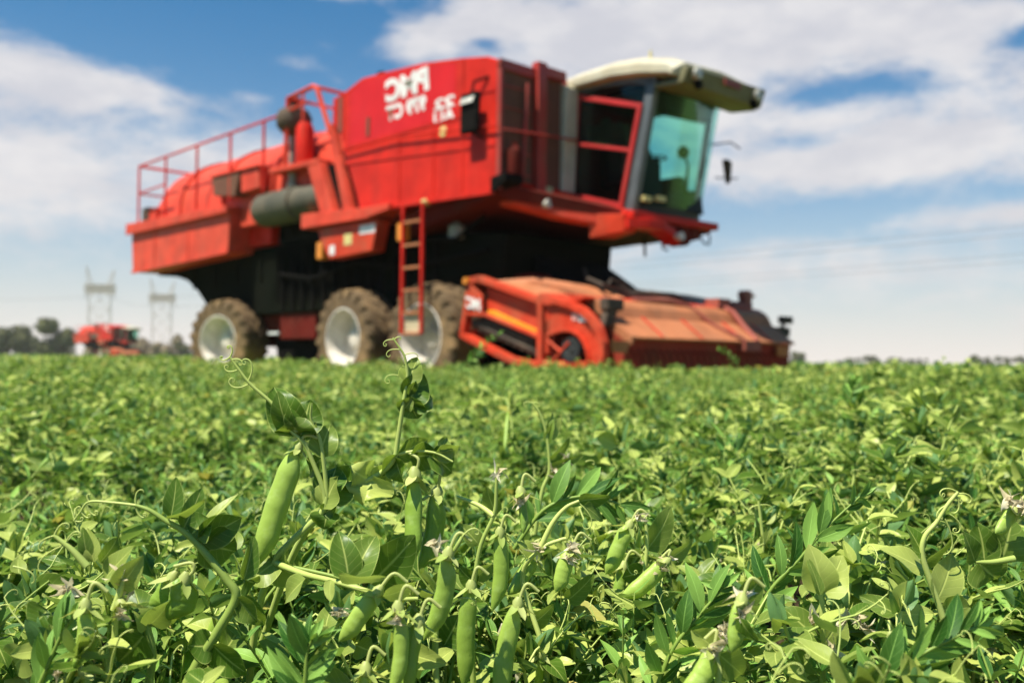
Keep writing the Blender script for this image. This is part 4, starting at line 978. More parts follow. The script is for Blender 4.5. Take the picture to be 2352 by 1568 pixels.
def pod_shape(p0, p1, w, rg, bend=.03, flat=.62, face=(0, -1, 0), level=0, tint=None):
    """p0 at the stalk, p1 the tip; w the width of the pod"""
    p0 = np.array(p0, float); p1 = np.array(p1, float); ax = p1 - p0; L = np.linalg.norm(ax); d = ax / L
    f = unit(np.asarray(face, float) - d * np.dot(face, d)); s = np.cross(d, f)
    rows, n = ((26, 18) if level == 0 else (8, 6))
    tint = rg.uniform(.2, .9) if tint is None else tint
    V = []; D = []
    for i in range(rows + 1):
        v = i / rows
        a = min(1, v / .26)
        wr = (math.sin(a * math.pi / 2) ** .95) * .86 + .14
        if v > .64: q = (v - .64) / .36; wr *= max(.02, (1 - q ** 2.2) ** .9)
        wr *= 1 + .025 * math.sin(v * 21 + p0[0] * 90) * (level == 0)
        c = p0 + d * L * v + s * L * bend * math.sin(v * math.pi) + s * (w * .22 * max(0, (v - .72) / .28) ** 1.5) + s * w * .16 * (1 - a) ** 1.5
        se = .5 - .5 * math.cos(v * 2 * math.pi * 7.5)
        for j in range(n):
            t = 2 * math.pi * j / n
            bul = 1 + .08 * se * (abs(math.sin(t)) ** 2 if level == 0 else 0)
            V.append(c + s * math.cos(t) * w / 2 * wr + f * math.sin(t) * w / 2 * flat * wr * bul); D.append((tint, j / n, v, 1))
    Q = [(i * n + j, i * n + (j + 1) % n, (i + 1) * n + (j + 1) % n, (i + 1) * n + j) for i in range(rows) for j in range(n)]
    return np.array(V), np.array(Q), np.array(D)

def calyx_parts(p, d, rg, size=.012):
    out = []; d = unit(d); a = unit(np.cross(d, (0.3, .2, 1))); b = np.cross(d, a)
    for k in range(5):
        t = 2 * math.pi * k / 5 + rg.uniform(-.2, .2); r = a * math.cos(t) + b * math.sin(t)
        V, Q, D = leaf_shape(size * rg.uniform(.9, 1.4), size * .5, rg, 1, .3, -.3, .02, True)
        out.append((orient(V, p, d * .8 + r * rg.uniform(.35, .9), r - d * .4), Q, D))
    V, Q, D = tube_np([p - d * size * .3, p, p + d * size * .45], [size * .15, size * .34, size * .30], 8, .6); out.append((V, Q, D))
    return out
def join(lst):
    vs = []; qs = []; ds = []; k = 0
    for V, Q, D in lst: vs.append(V); qs.append(Q + k); ds.append(D); k += len(V)
    return np.vstack(vs), np.vstack(qs), np.vstack(ds)
def flower_parts(p, rg, size=.014):
    out = []; size = size * .5
    for k in range(8):
        d = unit(rg.normal(size=3) + np.array([0, 0, -.5]))
        V, Q, D = leaf_shape(size * rg.uniform(.6, 1.3), size * rg.uniform(.5, 1.0), rg, 0, .7, 1.3, .30, False); out.append((orient(V, p, d, rg.normal(size=3)), Q, D))
    return join(out)
def tendril_parts(p, d, rg, L=.05, r=.0006, k=3, n=5):
    d = unit(d); side = unit(np.cross(d, (0.1, 1, .2))); out = []
    tip = p + d * L
    P = bezier([p, p + d * L * .5 + side * L * .04, tip], 6); out.append(tube_np(P, np.linspace(r * 1.3, r, 6), n, .8))
    for i in range(k):
        f = 1 - i * .28; q = p + d * L * f; sg = 1 if i % 2 else -1
        dd = unit(d * .8 + side * sg * rg.uniform(.4, 1.0) + rg.normal(size=3) * .3)
        out.append(tube_np(curl_path(q, dd, rg.normal(size=3) * .3 + np.cross(d, side) * sg, L * rg.uniform(.55, .95), rg.uniform(.7, 1.8), 16), np.linspace(r, r * .55, 17), n if n < 5 else 4, .85))
    return join(out)

def gen_pea(seed, level, H=.22, lean=.35, pods=.25, tend=True, flowers=.05):
    """a pea shoot standing on the origin; returns [(part, V, Q, D, material)]"""
    rg = np.random.default_rng(seed); parts = []
    a0 = rg.uniform(0, 6.3); ld = np.array([math.cos(a0), math.sin(a0), 0]) * lean
    top = np.array([0, 0, H]) + ld * H
    P = bezier([(0, 0, 0), ld * H * .6 * .3 + np.array([0, 0, H * .35]) + rg.normal(size=3) * .012, ld * H * .7 + np.array([0, 0, H * .72]) + rg.normal(size=3) * .012, top], 14)
    ns = (6, 4, 3, 3)[level]
    if level < 2: V, Q, D = tube_np(P, np.linspace(.0026, .0014, 14), ns, rg.uniform(.2, .8)); parts.append(('stem', V, Q, D, STEM))
    nn = max(3, int(H / .037)); az_ = rg.uniform(0, 6.3)
    for k in range(nn):
        f = .22 + .78 * (k + .5) / nn; p = P[min(13, int(f * 13.5))]; az_ += math.pi + rg.uniform(-.6, .6)
        out = np.array([math.cos(az_), math.sin(az_), 0]); perp = np.array([-out[1], out[0], 0]); sz = rg.uniform(.8, 1.15) * (1 - .25 * (f - .3))
        shoot_t = rg.uniform(.1, .9)
        for s in (-1, 1):
            L = .040 * sz * rg.uniform(.85, 1.2)
            V, Q, D = leaf_shape(L, L * rg.uniform(.58, .75), rg, level, rg.uniform(.1, .5), rg.uniform(-.1, .5), .08, tint=np.clip(shoot_t + rg.uniform(-.45, .45), 0, 1))
            parts.append(('leaf', orient(V, p, out * rg.uniform(.3, .8) + perp * s * .8 + np.array([0, 0, rg.uniform(.0, .8)]), np.array([0, 0, 1]) + out * -.3 + rg.normal(size=3) * .35), Q, D, YLW if rg.random() < .05 else LEAF))
        pl = .055 * sz * rg.uniform(.8, 1.3); pd = unit(out + np.array([0, 0, rg.uniform(.5, 1.6)]) + rg.normal(size=3) * .15)
        pe = p + pd * pl
        if level < 2: V, Q, D = tube_np(bezier([p, p + pd * pl * .5 + np.array([0, 0, .003]), pe], 5), np.linspace(.0011, .0008, 5), (5, 3)[level], .6); parts.append(('petiole', V, Q, D, STEM))
        for q, sc_ in ((.5, 1.0), (.95, .82)):
            for s in (-1, 1):
                if q > .9 and rg.random() < .45: continue
                L = .036 * sz * sc_ * rg.uniform(.85, 1.2)
                V, Q, D = leaf_shape(L, L * rg.uniform(.5, .65), rg, level, rg.uniform(.1, .6), rg.uniform(-.2, .5), .05, tint=np.clip(shoot_t + rg.uniform(-.45, .45), 0, 1))
                parts.append(('leaf', orient(V, p + pd * pl * q, perp * s + out * .4 + np.array([0, 0, rg.uniform(-.1, .7)]), np.array([0, 0, 1]) + rg.normal(size=3) * .4), Q, D, LEAF))
        if tend and level == 0 and rg.random() < .5:
            V, Q, D = tendril_parts(pe, pd + np.array([0, 0, .2]), rg, .035 * sz, .00055, 2 + int(rg.random() * 2), 4); parts.append(('tendril', V, Q, D, STEM))
        if level < 2 and rg.random() < pods and f > .4:
            q = p + unit(out * -.7 + perp * .4 + np.array([0, 0, .9])) * .022
            PL = rg.uniform(.045, .075); V, Q, D = tube_np(bezier([p, q, q + np.array([0, 0, -.008]) - out * .008], 6), .0011, 4, .7); parts.append(('stalk', V, Q, D, STEM))
            q2 = q + np.array([0, 0, -.008]) - out * .008; d = unit(np.array([0, 0, -1]) - out * rg.uniform(.1, .5) + rg.normal(size=3) * .2)
            V, Q, D = pod_shape(q2, q2 + d * PL, PL * .20, rg, .04, level=level, face=unit(rg.normal(size=3))); parts.append(('pod', V, Q, D, POD))
            if level == 0: V, Q, D = join(calyx_parts(q2, d, rg, .010)); parts.append(('calyx', V, Q, D, CAL))
        elif rg.random() < flowers and level < 2:
            q = p + unit(-out * .5 + np.array([0, 0, 1])) * .025; V, Q, D = flower_parts(q, rg, .012); parts.append(('dry_flower', V, Q, D, DRY))
    # young folded leaves at the tip
    for k in range(5):
        L = .022 * rg.uniform(.8, 1.3); V, Q, D = leaf_shape(L, L * .55, rg, level, .8, -.1, .05, tint=rg.uniform(.5, 1)); parts.append(('leaf', orient(V, top, rg.normal(size=3) * .5 + np.array([0, 0, 1.0]), rg.normal(size=3)), Q, D, LEAF))
    return parts
def gen_weed(seed, level, H=.20, lean=.5, branch=3):
    rg = np.random.default_rng(seed); parts = []
    a0 = rg.uniform(0, 6.3)
    for bi in range(branch):
        a = a0 + bi * 2.3 + rg.uniform(-.5, .5); ld = np.array([math.cos(a), math.sin(a), 0]) * (lean * (.3 + .7 * rg.random())); h = H * (1 if bi == 0 else rg.uniform(.6, .9))
        st = np.array([0, 0, 0.0 if bi == 0 else H * .15]); top = st + np.array([0, 0, h]) + ld * h
        P = bezier([st, st + (top - st) * .4 + rg.normal(size=3) * .008, top], 12)
        if level < 2: V, Q, D = tube_np(P, np.linspace(.0016, .0007, 12), (6, 3)[level], .3); parts.append(('stem', V, Q, D, STEM))
        n = int(h / (.009 if level < 2 else .014)); t_ = rg.uniform(.1, .8)
        for k in range(n):
            f = .25 + .75 * (k + .5) / n; p = P[min(11, int(f * 11.5))] * 1.0; az_ = k * 2.4
            out = np.array([math.cos(az_), math.sin(az_), 0]); L = .034 * rg.uniform(.7, 1.2) * (1 - .45 * max(0, f - .7) / .3) * (1.35 if level >= 2 else 1)
            V, Q, D = leaf_shape(L, L * rg.uniform(.24, .34) * (1.3 if level >= 2 else 1), rg, level, rg.uniform(.1, .5), rg.uniform(-.2, .5), .04, True, tint=np.clip(t_ + rg.uniform(-.25, .25), 0, 1))
            parts.append(('leaf', orient(V, p, out * .8 + unit(ld + np.array([0, 0, 1.])) * rg.uniform(.5, 1.2), np.array([0, 0, 1]) - out * .5 + rg.normal(size=3) * .25), Q, D, WEED))
    return parts
def merge_parts(parts):
    vs = []; qs = []; ds = []; ms = []; k = 0
    for _, V, Q, D, m in parts: vs.append(V); qs.append(Q + k); ds.append(D); ms.append(np.full(len(Q), m)); k += len(V)
    return np.vstack(vs), np.vstack(qs), np.vstack(ds), np.concatenate(ms)
def np_mesh(name, V, Q, D, Mi, smooth=True, mats=None):
    me = bpy.data.meshes.new(name)
    me.vertices.add(len(V)); me.vertices.foreach_set('co', np.ascontiguousarray(V, np.float32).ravel())
    me.loops.add(len(Q) * 4); me.loops.foreach_set('vertex_index', np.ascontiguousarray(Q, np.int32).ravel())
    me.polygons.add(len(Q)); me.polygons.foreach_set('loop_start', np.arange(0, len(Q) * 4, 4, dtype=np.int32))
    try: me.polygons.foreach_set('loop_total', np.full(len(Q), 4, dtype=np.int32))
    except Exception: pass
    use = sorted(set(int(x) for x in np.unique(Mi))); rem = np.zeros(16, np.int32)
    for i, u_ in enumerate(use): me.materials.append(PM[u_]); rem[u_] = i
    me.polygons.foreach_set('material_index', rem[Mi.astype(np.int32)])
    me.polygons.foreach_set('use_smooth', np.full(len(Q), smooth))
    a = me.attributes.new('ld', 'FLOAT_COLOR', 'POINT'); a.data.foreach_set('color', np.ascontiguousarray(D, np.float32).ravel())
    me.update(calc_edges=True)
    return me
def np_obj(name, V, Q, D, Mi, parent=None):
    if np.ndim(Mi) == 0: Mi = np.full(len(Q), Mi)
    o = bpy.data.objects.new(name, np_mesh(name, V, Q, D, Mi)); COL.objects.link(o)
    if parent: o.parent = parent
    return o

# ------------------------------------------------------------------ the crop: one mass of shoots nobody could count
def canopy(x, y):
    return .325 + .012 * np.sin(x * 9.1 + 2 * np.sin(y * 5)) * np.sin(y * 8.3 + x) + .022 * np.sin(x * 3.1 + 1.3 * np.sin(y * 2.0)) + .014 * np.sin(y * 4.3 + x * 1.7) + .018 * np.sin(x * 1.1 - y * .9 + 2) + np.clip((y - 1.2) / 3, 0, 1) * .05 - .035 * np.clip((1.2 - y) / .5, 0, 1) - .05 * np.exp(-((x + .06) / .16) ** 2 - ((y - .60) / .13) ** 2) - .11 * np.exp(-(((x + .055) / .085) ** 2) ** 2 - ((y - .56) / .12) ** 2)
Hc, Hs = math.cos(HYAW), math.sin(HYAW)
def in_cut(x, y):
    dx, dy = x - H1.location.x, y - H1.location.y
    f = dx * Hc + dy * Hs; n = -(-dx * Hs + dy * Hc)
    return (f < 3.3) & (f > -60) & (n < -.05) & (n > -3.9)
def stamp(templates, x, y, z, sc_, rg, tilt=.12):
    """place every template on its share of the points"""
    outV = []; outQ = []; outD = []; outM = []; k = 0
    pick = rg.integers(len(templates), size=len(x))
    for ti, (V, Q, D, Mi) in enumerate(templates):
        idx = np.nonzero(pick == ti)[0]; n = len(idx)
        if n == 0: continue
        a = rg.uniform(0, 2 * math.pi, n); tx = rg.normal(0, tilt, n); ty = rg.normal(0, tilt, n); s = sc_[idx]
        ca, sa = np.cos(a), np.sin(a); X = V[None, :, 0]; Yv = V[None, :, 1]; Zv = V[None, :, 2]
        xr = (ca[:, None] * X - sa[:, None] * Yv) * s[:, None]; yr = (sa[:, None] * X + ca[:, None] * Yv) * s[:, None]; zr = Zv * s[:, None]
        xo = xr + zr * tx[:, None] + x[idx][:, None]; yo = yr + zr * ty[:, None] + y[idx][:, None]; zo = zr - xr * tx[:, None] * .5 + z[idx][:, None]
        W_ = np.stack([xo, yo, zo], -1).reshape(-1, 3).astype(np.float32)
        nv = len(V); q = (Q[None] + (np.arange(n) * nv)[:, None, None]).reshape(-1, 4) + k
        d = np.tile(D[None], (n, 1, 1)).astype(np.float32); d[:, :, 0] = np.clip(d[:, :, 0] + rg.uniform(-.25, .25, n)[:, None], 0, 1)
        outV.append(W_); outQ.append(q.astype(np.int32)); outD.append(d.reshape(-1, 4)); outM.append(np.tile(Mi, n)); k += n * nv
    return np.vstack(outV), np.vstack(outQ), np.vstack(outD), np.concatenate(outM)
def wedge(rg, r0, r1, dens, half=38):
    A = R(half) * (r1 * r1 - r0 * r0); n = int(A * dens)
    r = np.sqrt(rg.uniform(r0 * r0, r1 * r1, n)); a = rg.uniform(-R(half), R(half), n)
    x, y = r * np.sin(a), r * np.cos(a); keep = ~in_cut(x, y)
    return x[keep], y[keep]
chunks = []
def sow(templates, r0, r1, dens, Ht, rg, half=38, smin=.85, smax=1.2, drop=(0, .06), ok=None):
    x, y = wedge(rg, r0, r1, dens, half)
    if ok is not None: kp = ok(x, y); x, y = x[kp], y[kp]
    s = rg.uniform(smin, smax, len(x)); z = canopy(x, y) - Ht * s * .96 - rg.uniform(drop[0], drop[1], len(x))
    chunks.append(stamp(templates, x, y, z, s, rg))
rg = np.random.default_rng(5)
T0p = [merge_parts(gen_pea(100 + i, 0, .20, .4, .22)) for i in range(9)]
T0w = [merge_parts(gen_weed(200 + i, 0, .19, .6)) for i in range(6)]
near_ok = lambda x, y: (y > .50)
sow(T0p, .50, 1.7, 240, .20, rg, 42, smin=.70, smax=1.02, ok=near_ok)
sow(T0w, .50, 1.7, 230, .19, rg, 42, smin=.70, smax=1.05, ok=near_ok)
T1p = [merge_parts(gen_pea(300 + i, 1, .15, .45, .10)) for i in range(8)]
T1w = [merge_parts(gen_weed(400 + i, 1, .14, .7, 2)) for i in range(6)]
sow(T1p, 1.7, 4.2, 120, .15, rg, 42)
sow(T1w, 1.7, 4.2, 110, .14, rg, 42)
T2p = [merge_parts(gen_pea(500 + i, 2, .12, .5, 0, False, 0)) for i in range(6)]
T2w = [merge_parts(gen_weed(600 + i, 2, .11, .7, 2)) for i in range(5)]
sow(T2p, 4.2, 9.5, 50, .12, rg, 40, 1.0, 1.4); sow(T2w, 4.2, 9.5, 34, .11, rg, 40, 1.0, 1.4)
def top_tuft(seed):
    g = np.random.default_rng(seed); ps = []
    for k in range(14):
        L = g.uniform(.05, .09); V, Q, D = leaf_shape(L, L * .6, g, 2, .3, .2, .05, tint=g.uniform(0, 1))
        a = g.uniform(0, 6.3); ps.append(('leaf', orient(V, (g.normal(0, .09), g.normal(0, .09), g.uniform(.0, .10)), (math.cos(a), math.sin(a), g.uniform(-.1, 1.2)), np.array([0, 0, 1]) + g.normal(size=3) * .5), Q, D, LEAF if g.random() > .06 else YLW))
    return merge_parts(ps)
T3 = [top_tuft(700 + i) for i in range(7)]
sow(T3, 9.5, 22, 16, .10, rg, 38, .9, 1.6, (0, .05)); sow(T3, 22, 60, 2.2, .10, rg, 36, 2.0, 3.4, (0.0, .08)); sow(T3, 60, 170, .22, .10, rg, 35, 4.0, 7, (.05, .25))
# straggling taller shoots and stems that break the surface
x, y = wedge(rg, 1.0, 10, 6); s = rg.uniform(.8, 1.15, len(x)); chunks.append(stamp(T1p, x, y, canopy(x, y) - .15 * s + rg.uniform(.02, .06, len(x)), s, rg, .2))
x, y = wedge(rg, 1.0, 10, 5); s = rg.uniform(.8, 1.2, len(x)); chunks.append(stamp(T1w, x, y, canopy(x, y) - .14 * s + rg.uniform(.02, .06, len(x)), s, rg, .25))
x, y = wedge(rg, 1.3, 9, 2.2); s = rg.uniform(.9, 1.3, len(x)); chunks.append(stamp(T1p, x, y, canopy(x, y) - .15 * s + rg.uniform(.05, .085, len(x)), s, rg, .2))
x, y = wedge(rg, 1.3, 9, 1.6); s = rg.uniform(.9, 1.3, len(x)); chunks.append(stamp(T1w, x, y, canopy(x, y) - .14 * s + rg.uniform(.05, .085, len(x)), s, rg, .3))
# one raised clump on the open side, between the far header end and the edge
n = 120; x = rg.normal(1.75, .28, n); y = rg.normal(4.1, .35, n); s = rg.uniform(1, 1.2, n)
chunks.append(stamp(T1p, x, y, canopy(x, y) - .17 + .075 * np.exp(-((x - 1.75) / .4) ** 2 - ((y - 4.1) / .5) ** 2), s, rg, .15))
vs = []; qs = []; k = 0
for c in chunks: vs.append(c[0]); qs.append(c[1] + k); k += len(c[0])
CROP = np_obj('pea_crop', np.vstack(vs), np.vstack(qs), np.vstack([c[2] for c in chunks]), np.concatenate([c[3] for c in chunks]))
tag(CROP, kind='stuff')
print('crop faces', sum(len(q) for q in qs))
# far crop: a continuous leafy sheet from the middle distance on
def crop_sheet():
    r = [16, 20, 26, 34, 46, 64, 90, 130, 190, 280, 420]; na = 90
    V = []; g = np.random.default_rng(9)
    for ri in r:
        for j in range(na + 1):
            a = R(-44) + R(88) * j / na; x, y = ri * math.sin(a), ri * math.cos(a)
            V.append((x, y, .30 + g.uniform(-.03, .03)))
    F = [(i * (na + 1) + j, i * (na + 1) + j + 1, (i + 1) * (na + 1) + j + 1, (i + 1) * (na + 1) + j) for i in range(len(r) - 1) for j in range(na)]
    F = [f for f in F if not in_cut(np.mean([V[q][0] for q in f]), np.mean([V[q][1] for q in f]))]
    me = bpy.data.meshes.new('field'); me.from_pydata(V, [], F)
    m = bpy.data.materials.new('far_crop'); m.use_nodes = True; t = NT(m.node_tree); b = t.n['Principled BSDF']
    g_ = t.node('ShaderNodeNewGeometry'); nn = t.noise(g_.outputs['Position'], 3.0, 6, .75)
    t.put(b.inputs['Base Color'], t.mix(t.ramp(nn, .35, .65), (0.075, 0.125, 0.024), (0.20, 0.29, 0.060))); b.inputs['Roughness'].default_value = .9; b.inputs['Specular IOR Level'].default_value = .1
    me.materials.append(m); me.shade_smooth()
    o = bpy.data.objects.new('crop_field', me); COL.objects.link(o); tag(o, kind='stuff')
crop_sheet()

# ------------------------------------------------------------------ the pea plants one can tell apart
def A3(px, py, d): return np.array(at(px, py, d))
TOCAM = np.array([0, -1, .12])
class Plant:
    def __init__(s, name, label, cat, base, group, seed):
        s.T = empty(name, base); s.base = np.array(base); s.rg = np.random.default_rng(seed); tag(s.T, label, cat, group)
    def put(s, name, V, Q, D, m): return np_obj(name, V - s.base, Q, D, m, s.T)
    def sub(s, par, name, V, Q, D, m): return np_obj(name, V - s.base, Q, D, m, par)
    def stem(s, pts, r0, r1, tint=.6):
        P = bezier(pts, max(8, len(pts) * 6)); n = len(P); r = np.linspace(r0, r1, n)
        return s.put('stem', *tube_np(P, r, 9, tint), STEM)
    def leaf(s, b, t, w, roll=0., fold=.25, curl=.15, wavy=.06, m=LEAF, tint=.45, lance=False, nrm=None, name='leaf'):
        b = np.array(b); t = np.array(t); L = np.linalg.norm(t - b)
        V, Q, D = leaf_shape(L, w, s.rg, 0, fold, curl, wavy, lance, tint)
        y = unit(t - b); n = np.array(TOCAM if nrm is None else nrm, float); n = unit(n - y * n.dot(y)); x = np.cross(y, n)
        n = n * math.cos(R(roll)) + x * math.sin(R(roll))
        return s.put(name, orient(V, b, y, n), Q, D, m)
    def pod(s, p0, p1, w, bend=.03, face=(0, -1, .1), tint=.5, stalk=None, flat=.62, cal=.013, flower=False):
        o = s.put('pod', *pod_shape(p0, p1, w, s.rg, bend, flat, face, 0, tint), POD)
        d = unit(np.array(p1) - np.array(p0))
        if cal: s.sub(o, 'calyx', *join(calyx_parts(np.array(p0) - d * .001, d, s.rg, cal)), CAL)
        if flower: s.sub(o, 'dry_flower', *flower_parts(np.array(p0) + d * .006 + np.array([0, -.004, 0]), s.rg, .011), DRY)
        if stalk is not None: s.sub(o, 'stalk', *tube_np(bezier([*stalk, p0], 12), .0012, 7, .85), CAL)
        return o
    def curlt(s, p, d, L, turns, axis=(0, -1, 0), r=.00065):
        return s.put('tendril', *tube_np(curl_path(p, d, axis, L, turns, 34), np.linspace(r, r * .6, 35), 6, .9), STEM)
GP = 'pea plants standing up in front'
rs = np.random.default_rng(77)

# plant with the big pod
d = .70
p = Plant('pea_plant', 'upright pea plant carrying the biggest bright pod, curly tendrils at its tip', 'pea plant', tuple(A3(585, 1330, d)[:2]) + (0.0,), GP, 1)
B = lambda x, y, k=0.0: A3(x, y, d + k)
p.stem([B(560, 1700, .02), B(590, 1420, .01), B(632, 1292), B(668, 1245), B(738, 1178), B(752, 1140)], .0030, .0024)
p.stem([B(748, 1150), B(742, 1120), B(718, 1060), B(700, 1020), B(665, 985), B(628, 930), B(575, 882), B(548, 848), B(528, 820)], .0021, .0009)
p.stem([B(752, 1142), B(745, 1075), B(735, 1010), B(715, 965), B(716, 925, -.002)], .0019, .0008)
p.pod(B(686, 1028), B(592, 1312, -.012), .0176, .02, tint=.75, stalk=[B(730, 1006), B(712, 1000), B(696, 1004)], flat=.72, cal=.010)
for x, y, dx, dy, L, tn, sg in ((575, 880, -60, 40, .030, 1.3, 1), (570, 875, 30, -50, .030, 1.2, 1), (548, 848, -35, 20, .020, 1.3, 1), (528, 820, -10, 10, .014, 1.4, 1), (528, 820, 14, -20, .016, 1.3, 1), (532, 826, 20, -8, .018, 1.9, -1)):
    p.curlt(B(x, y), B(x + dx, y + dy) - B(x, y), L, tn, (0, -sg, 0) if dx > 0 else (0, sg, 0))
for b, t, w, rl, f, tn in (((672, 998), (640, 880, .006), .027, 8, .15, .10), ((668, 998), (624, 905, -.008), .017, -25, .3, .25), ((680, 1000), (672, 965, -.006), .030, 0, .1, .3), ((690, 998), (712, 915, .006), .027, 15, .3, .15), ((700, 1010), (715, 950, .01), .018, -30, .3, .05),
                       ((735, 1050), (752, 968, .008), .020, 20, .35, .35), ((735, 1055), (700, 1090, .012), .014, 30, .2, .15), ((752, 1140), (770, 1065, .012), .024, -20, .2, .05), ((750, 1145), (800, 1090, .02), .026, 20, .2, .1),
                       ((745, 1165), (765, 1090, -.004), .022, -60, .3, .5), ((752, 1172), (745, 1215, -.004), .020, 10, .4, .0), ((745, 1178), (770, 1160, -.002), .012, 0, .5, .35),
                       ((632, 1292), (560, 1330, -.02), .026, 60, .2, .5), ((634, 1292), (700, 1340, -.01), .026, 65, .2, .55), ((628, 1296), (555, 1245, .015), .026, 0, .5, .0)):
    p.leaf(B(*b), B(*t), w * 1.15, rl * .5, f, .15, .12, tint=tn)
for x, y in ((668, 1005), (672, 985)): p.leaf(B(x + 20, y), B(x - 2, y + 2, -.003), .004, 0, .4, .2, lance=True, m=CAL, tint=.6)
p.stem([B(640, 1296), B(720, 1312, -.01), B(790, 1330, -.02), B(850, 1362, -.03)], .0017, .0010, .3)

# plant with two hanging pods side by side
d = .72
p2 = Plant('pea_plant', 'pea plant with a thin straight tip and twin flat pods hanging side by side', 'pea plant', tuple(A3(840, 1300, d)[:2]) + (0.0,), GP, 2)
p2.stem([B(600, 1480, .05), B(680, 1260, .02), B(770, 1142), B(838, 1106), B(880, 1082), B(906, 1052), B(914, 1008), B(926, 930), B(936, 870), B(934, 838)], .0030, .0013)
p2.stem([B(934, 842), B(928, 815), B(912, 790), B(902, 775)], .0010, .0006)
for x, y, dx, dy, L, tn, sg in ((905, 780, -30, -4, .015, 1.0, -1), (905, 780, 10, -12, .010, 1.2, 1), (920, 803, -40, -8, .018, .8, -1), (928, 815, 34, -12, .013, .35, 1), (934, 842, 12, 2, .001, .1, 1), (930, 868, -26, -14, .026, 1.0, -1)):
    p2.curlt(B(x, y), B(x + dx, y + dy) - B(x, y), L, tn, (0, sg, 0), .0005)
for b, t, w, rl, f, tn in (((934, 880), (962, 820, .004), .018, -8, .2, .5), ((938, 920), (982, 862, .005), .024, 15, .3, .08), ((940, 930), (996, 905, .012), .024, -15, .3, .02), ((940, 910), (950, 965, .004), .022, 15, .4, .1), ((940, 905), (955, 875, -.004), .008, 60, .4, .2),
                       ((928, 940), (950, 915, -.004), .010, 10, .3, .4),
                       ((850, 1104), (808, 1080, -.010), .030, 10, .1, .8), ((852, 1100), (838, 1152, -.012), .038, 0, .1, .85), ((850, 1102), (905, 1090, .014), .022, 30, .2, .8), ((846, 1100), (870, 1062, .02), .024, 0, .2, .7),
                       ((820, 1118), (755, 1095, .012), .028, -15, .25, .1), ((815, 1122), (780, 1060, .02), .024, 20, .3, .15),
                       ((906, 1050), (990, 1000, .02), .018, 55, .4, .3), ((908, 1052), (925, 1110, -.006), .018, 60, .5, .2), ((912, 1042), (870, 1092, -.004), .016, -70, .6, .1),
                       ((940, 1050), (1010, 1040, .01), .024, 30, .3, .12), ((985, 1045), (1050, 1078, .015), .022, -30, .4, .15), ((1000, 1040), (1062, 1032, .01), .014, 50, .5, .5), ((1010, 1035), (1030, 1000, .01), .010, 40, .5, .4)):
    p2.leaf(B(*b), B(*t), w * 1.1, rl * .6, f, .15, .14, tint=tn)
p2.stem([B(908, 1045), B(950, 1036), B(1000, 1040), B(1040, 1060)], .0013, .0008, .8)
p2.pod(B(952, 1088, -.004), B(950, 1302, -.02), .0150, .01, tint=.35, stalk=[B(940, 1040), B(960, 1052, -.004), B(960, 1070, -.004)], face=(-.5, -.8, 0), flat=.6, cal=.016)
p2.pod(B(1004, 1130, .006), B(972, 1312, -.004), .0170, -.06, tint=.15, stalk=[B(985, 1045, .004), B(1010, 1075, .004), B(1010, 1100, .004)], face=(.5, -.7, 0), flat=.5, cal=.014)

# bowed plant in shade at the near edge
d = .62
p3 = Plant('pea_plant', 'bowed dark pea plant whose long bare tendril stem reaches out sideways', 'pea plant', tuple(A3(480, 1420, d)[:2]) + (0.0,), GP, 3)
p3.stem([B(400, 1640), B(450, 1530), B(500, 1450), B(542, 1372), B(520, 1330), B(488, 1290), B(450, 1245), B(415, 1215), B(382, 1196), B(345, 1172), B(312, 1160)], .0038, .0012, .35)
p3.stem([B(312, 1160), B(260, 1154), B(205, 1152), B(185, 1175), B(170, 1195)], .0010, .0006, .7)
for x, y, dx, dy, L, tn, sg in ((312, 1158, -4, -30, .014, .5, 1), (312, 1160, 2, 30, .018, 1.2, -1), (205, 1152, -10, -14, .008, .8, 1), (200, 1160, 6, 24, .016, 1.1, -1), (178, 1186, -8, -14, .012, 1.2, 1), (170, 1195, 16, 6, .010, .8, -1), (186, 1174, 10, 20, .012, 1.0, -1)):
    p3.curlt(B(x, y), B(x + dx, y + dy) - B(x, y), L, tn, (0, sg, 0), .0006)
for b, t, w, rl, f, tn in (((392, 1188), (412, 1095, .004), .014, 15, .3, .2), ((385, 1190), (470, 1165, -.014), .012, 75, .2, .45), ((420, 1215), (470, 1120, .01), .016, 30, .3, .15), ((440, 1225), (480, 1190, .004), .030, -20, .2, .05), ((450, 1240), (540, 1125, .01), .012, -50, .5, .6), ((455, 1240), (560, 1190, .012), .024, 20, .25, .08), ((460, 1245), (548, 1270, .015), .032, 5, .15, .10), ((440, 1232), (400, 1215, .016), .016, 40, .3, .1),
                       ((545, 1372), (590, 1430, -.004), .020, 20, .4, .3), ((545, 1372), (610, 1445, .01), .016, -20, .3, .1), ((490, 1480), (430, 1490, -.006), .024, 0, .2, .02), ((490, 1480), (560, 1560, -.006), .026, 25, .3, .02), ((560, 1330), (590, 1230, .01), .014, 45, .5, .0), ((565, 1330), (590, 1340, .005), .020, 20, .6, .0)):
    p3.leaf(B(*b), B(*t), w, rl, f, .15, .07, tint=tn)
p3.stem([B(340, 1580), B(350, 1500), B(338, 1440), B(345, 1430)], .0030, .0022, .4)
p3.leaf(B(340, 1435), B(300, 1350, .01), .022, 20, .3, .15, tint=.2); p3.leaf(B(342, 1435), B(398, 1395, -.01), .020, 40, .3, .2, tint=.7); p3.leaf(B(342, 1438), B(310, 1400, -.01), .016, 50, .3, .2, tint=.8)
p3.pod(B(425, 1328), B(400, 1425, -.004), .019, -.08, tint=.1, stalk=[B(400, 1300), B(440, 1292), B(445, 1310)], face=(.5, -.8, 0), flat=.5)
